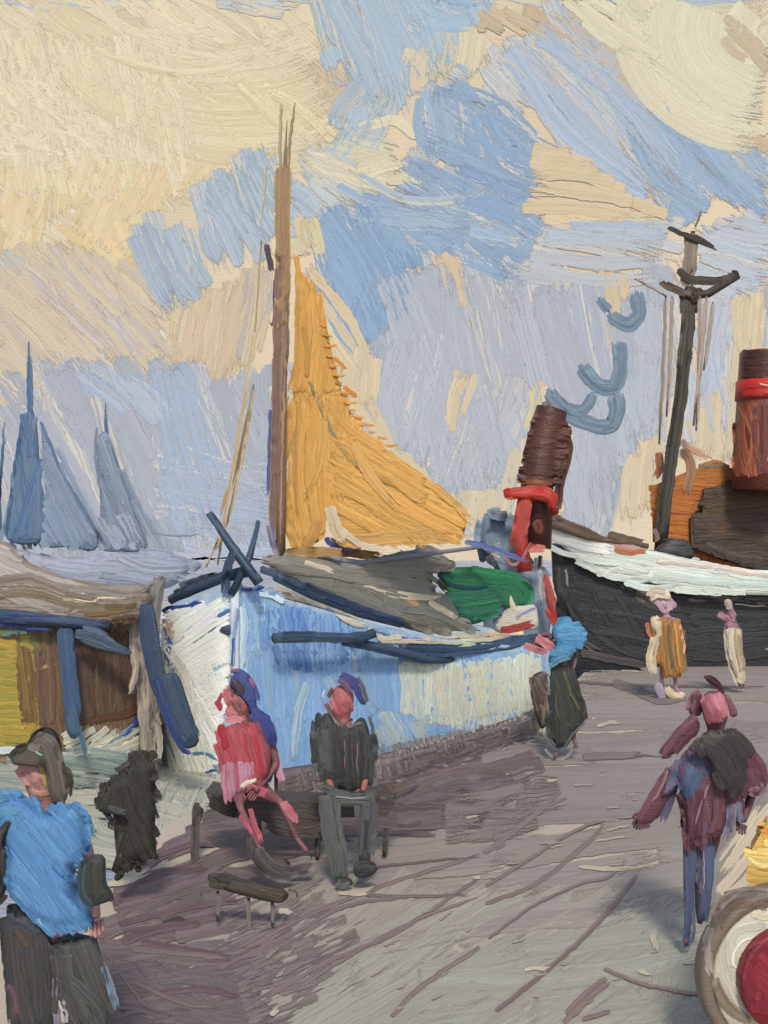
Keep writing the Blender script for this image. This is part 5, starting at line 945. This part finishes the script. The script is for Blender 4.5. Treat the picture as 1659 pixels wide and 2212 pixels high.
small('thin figure in pale cream at far right before the black hull',20.3,J,(156,112,124),[('s','E','1360,1640 1420,1670 1490,1670',56,(150,100,112),(176,140,146)),('s','E','1420,1570 1440,1620 1470,1680',50,(190,160,158),(150,106,118))],
  (200,184,156),'1410,1720 1440,1700 1500,1720 1510,1820 1520,1960 1540,2060 1520,2090 1480,2060 1430,1940 1405,1820',[('s','E','1430,1720 1440,1880 1490,2030 1520,2080',64,(216,204,178),(180,164,140)),('s','E','1480,1720 1490,1860 1510,2000',50,(150,136,116),(206,176,140)),('s','E','1420,1730 1420,1840 1450,1930',20,(226,216,194))],
  [('hair',(176,164,156),'1400,1570 1420,1555 1450,1570 1450,1620 1410,1610',[('s','E','1410,1575 1430,1600 1440,1630',36,(190,176,164),(160,130,134))])],k=.85)
# ================================================================ WALKER IN MAROON
Zk=7.0
mk=thing('person','tall walking figure in a maroon coat with bluish grey leggings, right foreground','person',at(1510,CY+EYE*F/Zk,Zk),group='people on the quay')
J=dict(pelvis=(1525,1760),waist=(1530,1710),chest=(1545,1640),neck=(1546,1580),head=(1546,1532,-.03),crown=(1540,1488),shL=(1500,1620),elL=(1450,1700),haL=(1400,1755,.0),shR=(1595,1630),elR=(1628,1700),haR=(1610,1760,-.1),
       hipL=(1505,1790),knL=(1490,1900,-.06),anL=(1485,2010,-.04),toL=(1480,2040,-.1),hipR=(1540,1790),knR=(1524,1890,-.02),anR=(1516,1965,.06),toR=(1510,1995,.02))
V,Fc=body(mk,Zk,J,PINK,legk=.55)
part('body',mk,'skin',(118,78,88),[(V,Fc)],Zk,[('s','D','1270,330 1310,430 1340,520',110,(196,118,130),(180,104,116),{'lift':14}),('s','D','1330,320 1360,410 1390,490',70,(204,130,140),(190,110,122),{'lift':14})])
part('hair',mk,'cloth',(104,62,72),[pillow(q('D','1175,400 1190,330 1230,300 1250,330 1245,420 1240,470 1200,470 1165,450'),Zk+.02,.06),pillow(q('D','1350,330 1390,330 1430,390 1460,460 1420,480 1390,440 1370,390'),Zk+.02,.06),tube([at(*q('D',p)[0],Zk) for p in ('1262,235','1300,260','1350,290','1362,340')],[.012,.03,.025,.02],8)],Zk,[
  ('s','D','1230,310 1190,380 1180,450',60,(110,70,80),(140,104,108)),('s','D','1210,330 1240,400 1220,470',36,(96,56,68)),('s','D','1380,340 1410,400 1440,470',50,(112,70,80),(136,100,104),{'dry':.3}),('s','D','1262,238 1320,265 1355,310 1370,370',36,(86,34,44),(62,30,38)),('s','D','1280,230 1330,250 1360,290',14,(60,26,34))])
part('sleeve',mk,'cloth',(104,62,72),[pillow(q('D','1200,450 1250,470 1240,560 1150,620 1070,700 990,690 1040,600 1120,520'),Zk,.05),pillow(q('D','1060,730 1100,740 1080,860 1030,1000 960,1090 900,1105 860,1070 900,980 980,850'),Zk-.08,.055)],Zk,[
  ('s','D','1220,450 1120,550 1050,640 1010,700',56,(104,60,72),(132,92,98)),('s','D','1230,520 1160,600 1080,690',40,(112,70,80),(92,52,64)),('s','D','1010,690 1050,695 1080,680',20,(92,56,66)),
  ('s','D','1070,750 1000,860 940,960 880,1080',54,(96,50,62),(124,84,92)),('s','D','870,1070 920,1095 970,1070',34,(88,46,58),(110,76,84)),('s','D','1060,760 1010,880 960,960',18,(150,120,124),None,{'dry':.4})])
part('coat',mk,'cloth',(108,68,78),[pillow(q('D','1160,640 1240,560 1400,540 1500,640 1570,720 1610,820 1600,900 1500,900 1480,1100 1400,1080 1330,1200 1250,1210 1190,1240 1140,1200 1110,960 1090,880 1060,780 1100,690'),Zk-.1,.3),limb('D','1500,640 1570,740 1600,830 1570,900',(110,100,90,70),Zk-.1)],Zk,[
  ('f','D','1100,900 1290,780 1400,930 1350,1080 1310,1190 1180,1220 1140,1190 1120,1000',80,50,(112,68,78),(132,90,98),{'dry':.15}),('f','D','1180,640 1400,600 1420,760 1290,800 1120,760',75,50,(104,64,74),(96,88,116),{'dry':.15}),('f','D','1400,700 1560,720 1600,880 1500,900 1480,1000 1380,1000',70,46,(112,68,78),(96,60,72),{'dry':.2}),('s','D','1520,660 1590,760 1600,880',60,(106,62,72),(126,84,92)),('f','D','1070,740 1280,690 1290,780 1240,880 1160,950 1110,890',70,50,(86,106,144),(92,92,124),{'dry':.15}),
  ('s','D','1240,720 1190,820 1160,940',84,(80,112,150),(96,104,140)),('s','D','1130,700 1080,860 1030,1010 1010,1080',80,(96,96,126),(112,92,112),{'dry':.2}),('s','D','1180,650 1130,760 1110,860',60,(98,92,124),(110,72,88)),
  ('s','D','1500,690 1560,760 1600,860',80,(118,66,76),(100,60,72)),('s','D','1610,840 1560,890 1500,880',70,(128,84,92),(150,120,120),{'dry':.4}),('s','D','1420,950 1410,1060 1380,1190',70,(120,110,136),(146,130,140),{'dry':.55}),('s','D','1460,940 1460,1010 1480,1100',50,(112,112,140),(140,132,146),{'dry':.55}),
  ('s','D','1150,1080 1165,1180 1175,1270',54,(106,64,74),(126,88,98),{'dry':.5}),('s','D','1260,1060 1255,1160 1245,1250',60,(110,70,80),(120,96,116),{'dry':.55}),('s','D','1240,880 1230,1040 1220,1180',56,(124,84,92),(100,56,70)),('s','D','1140,980 1150,1120 1170,1220',44,(98,54,64),(112,70,80)),('s','D','1300,820 1250,950 1200,1100',16,(160,130,136),None,{'dry':.5}),('s','D','1330,900 1330,1040 1280,1160',50,(104,66,78),(128,88,98))])
part('leggings',mk,'cloth',(96,96,124),[tube([at(*q('D',p)[0],Zk-.08) for p in ('1180,1180','1176,1400','1172,1600','1162,1770')],[.06,.05,.035,.01],12),tube([at(*q('D',p)[0],Zk-.04) for p in ('1265,1150','1260,1380','1250,1560','1235,1640')],[.09,.08,.06,.02],12)],Zk,[
  ('s','D','1180,1190 1175,1400 1170,1600 1160,1800',50,(76,96,138),(108,104,132)),('s','D','1160,1240 1160,1450 1150,1750',22,(104,100,130),(130,124,146)),('s','D','1215,1170 1225,1340 1235,1500',44,(112,100,124),(134,124,140)),
  ('s','D','1285,1150 1290,1320 1280,1490',50,(82,104,146),(104,104,134)),('s','D','1245,1300 1250,1480 1240,1640',70,(106,100,126),(88,92,128)),('s','D','1290,1460 1280,1560 1265,1650',30,(90,98,136),None,{'dry':.4}),('s','D','1200,1560 1200,1700 1170,1790',26,(100,98,128),(130,124,140),{'dry':.4}),('s','D','1250,1170 1262,1330 1255,1500',10,(170,160,170),None,{'dry':.5})])
bgm=thing('shoulder_bag','slack charcoal shoulder bag slung across the maroon walker','bag',at(1560,1660,Zk-.25))
part('bag_cloth',bgm,'cloth',(66,60,60),[pillow(q('D','1190,620 1240,530 1330,530 1430,510 1500,570 1560,690 1500,720 1500,860 1440,935 1370,880 1310,800 1270,700 1190,660'),Zk-.26,.09)],Zk-.3,[
  ('f','D','1200,600 1420,520 1550,680 1490,720 1500,860 1440,930 1360,860 1280,700 1200,650',58,54,(68,60,62),(58,52,54),{'dry':.1}),('f','D','1195,600 1300,540 1400,560 1330,640 1220,650',30,40,(84,86,80),(70,66,64),{'dry':.3}),('s','D','1420,530 1480,590 1555,685',44,(56,56,54),(74,72,68)),('s','D','1340,760 1400,850 1450,920',60,(76,64,66),(60,54,56))])
# ================================================================ YELLOW CART with maroon hubbed wheel
ZW=5.43; wc=at(1705,2108,ZW); Rw=wc[2]; pxr=F/ZW
ct=thing('handcart','yellow cart cut by the right edge with a cream wheel and maroon hub','cart',[wc[0],wc[1],0])
def disc(cx,cy,r,y0,y1,n=40,in_=0.):
    V=[];Fc=[]
    prof=[(in_,y0+.01),(r*.97,y0),(r,y0+.015),(r,y1-.015),(r*.97,y1),(in_,y1)] if in_==0 else [(in_,y0+.02),(in_+.01,y0),(r-.01,y0),(r,y0+.02),(r,y1-.02),(r-.01,y1),(in_+.01,y1),(in_,y1-.02)]
    for rr,yy in prof:
        for k in range(n): a=2*math.pi*k/n; V.append(np.array([cx+rr*math.cos(a),yy,cy+rr*math.sin(a)]))
    m=len(prof)
    for i in range(m-1+(in_>0)):
        for k in range(n): l=(k+1)%n; j=(i+1)%m; Fc.append((i*n+k,i*n+l,j*n+l,j*n+k))
    return V,Fc
wh=part('wheel',ct,'hull',(206,198,178),[disc(wc[0],wc[2],Rw*.86,ZW-.03,ZW+.06)],ZW,[
  ('s','D','1380,1660 1420,1590 1500,1560 1623,1570',60,(214,206,186),(196,190,172)),('s','D','1420,1900 1400,1760 1440,1680 1540,1650 1640,1640',84,(196,194,176),(212,206,188)),('s','D','1400,1900 1440,2060 1540,2160 1640,2200',60,(206,200,182),(190,186,170)),
  ('s','D','1370,1700 1370,1820 1400,1960 1480,2090',60,(208,202,186),(190,184,168)),('s','D','1450,1900 1420,1850 1460,1760 1560,1700',22,(228,222,206),None,{'dry':.3}),('s','D','1420,1960 1480,2080 1600,2170',14,(226,212,190),None,{'dry':.4}),('s','D','1520,1580 1600,1600 1660,1600',50,(216,208,184))])
part('tyre',wh,'metal',(122,108,94),[disc(wc[0],wc[2],Rw,ZW-.05,ZW+.09,48,Rw*.86)],ZW,[
  ('s','D','1623,1470 1500,1460 1400,1490 1330,1570 1290,1680',60,(112,98,86),(140,128,116)),('s','D','1300,1650 1275,1760 1290,1880 1320,1960',60,(146,136,124),(168,158,146)),('s','D','1320,1940 1350,2040 1420,2130 1540,2210',64,(116,92,66),(140,126,108)),
  ('s','D','1640,1540 1520,1530 1440,1550 1380,1620 1350,1690',40,(128,92,56),(112,96,82)),('s','D','1640,1450 1540,1440 1450,1455',24,(150,144,136))])
part('hub',wh,'metal',(138,34,48),[disc(wc[0],wc[2],Rw*.60,ZW-.10,ZW+.02)],ZW-.1,[
  ('f','D','1430,1880 1470,1800 1560,1740 1680,1700 1680,2190 1560,2130 1470,2020',55,64,(140,32,48),(120,26,42),{'dry':.1}),('f','D','1540,1840 1680,1780 1680,2080 1560,2060',40,60,(154,44,52),(136,34,48),{'dry':.3}),('s','D','1440,1880 1470,2000 1560,2110',40,(112,26,50),(96,24,44)),('s','D','1500,1790 1580,1745 1680,1715',26,(156,60,64),None,{'dry':.3})])
part('cart_body',ct,'wood',(222,176,84),[prism(q('D','1610,1085 1700,1070 2400,1060 2400,1435 1530,1435 1520,1240 1560,1170'),ZW+.15,.22,.08)],ZW+.1,[
  ('f','D','1560,1070 1690,1050 1690,1190 1550,1160',20,50,(222,160,56),(230,178,90),{'dry':.2}),('f','D','1490,1200 1700,1190 1700,1310 1490,1290',6,50,(238,212,132),(230,196,100),{'dry':.15}),('f','D','1500,1300 1700,1310 1700,1440 1500,1440',1,50,(214,168,80),(224,182,96),{'dry':.1}),
  ('s','D','1500,1260 1580,1310 1680,1290',30,(244,230,170),(236,206,120)),('s','D','1580,1080 1620,1110 1690,1120',40,(226,150,50)),('s','D','1510,1390 1600,1385 1690,1390',26,(206,156,66))])
part('shaft',ct,'wood',(140,100,110),[tube([at(1568,1932,ZW+.1),at(1640,1915,ZW+.2)],[.02,.02],8)],ZW,[('s','D','1365,1475 1410,1460 1450,1450',26,(170,128,130),(150,116,110))])
# ================================================================ light, world, camera
cam=bpy.data.cameras.new('camera'); co=bpy.data.objects.new('camera',cam); COL.objects.link(co)
co.location=(0,0,EYE); co.rotation_euler=(math.radians(90),0,0)
cam.sensor_fit='VERTICAL'; cam.sensor_height=24.; cam.sensor_width=18.; cam.lens=24.*F/H_
cam.shift_y=(CY-H_/2)/H_; cam.shift_x=(W_/2-CX)/H_; cam.clip_start=.05; cam.clip_end=3000
sc.camera=co
sc.cycles.transparent_max_bounces=160; sc.cycles.max_bounces=3; sc.cycles.diffuse_bounces=1; sc.cycles.glossy_bounces=1
sc.cycles.sample_clamp_indirect=4
ELEV,AZ=44.,-3.      # sun behind the painter's left shoulder
w=bpy.data.worlds.new('World'); sc.world=w; w.use_nodes=True; nt=w.node_tree
bg=nt.nodes['Background']; sk=nt.nodes.new('ShaderNodeTexSky'); sk.sky_type='NISHITA'; sk.sun_disc=False
sk.sun_elevation=math.radians(ELEV)
dirv=Vector((-math.cos(math.radians(ELEV))*math.sin(math.radians(AZ)),-math.cos(math.radians(ELEV))*math.cos(math.radians(AZ)),math.sin(math.radians(ELEV))))
sk.sun_rotation=math.atan2(dirv.x,dirv.y)
nt.links.new(sk.outputs[0],bg.inputs['Color']); bg.inputs['Strength'].default_value=.15
sl=bpy.data.lights.new('sun','SUN'); so=bpy.data.objects.new('sun',sl); COL.objects.link(so); so.location=(-20,-20,30)
sl.energy=2.45; sl.angle=math.radians(9); sl.color=(1,.925,.80)
so.rotation_euler=dirv.to_track_quat('Z','Y').to_euler()
sc.view_settings.view_transform='Standard'; sc.view_settings.look='None'; sc.view_settings.exposure=0; sc.view_settings.gamma=1
for o in sc.objects:
    if '_org' in o: del o['_org']
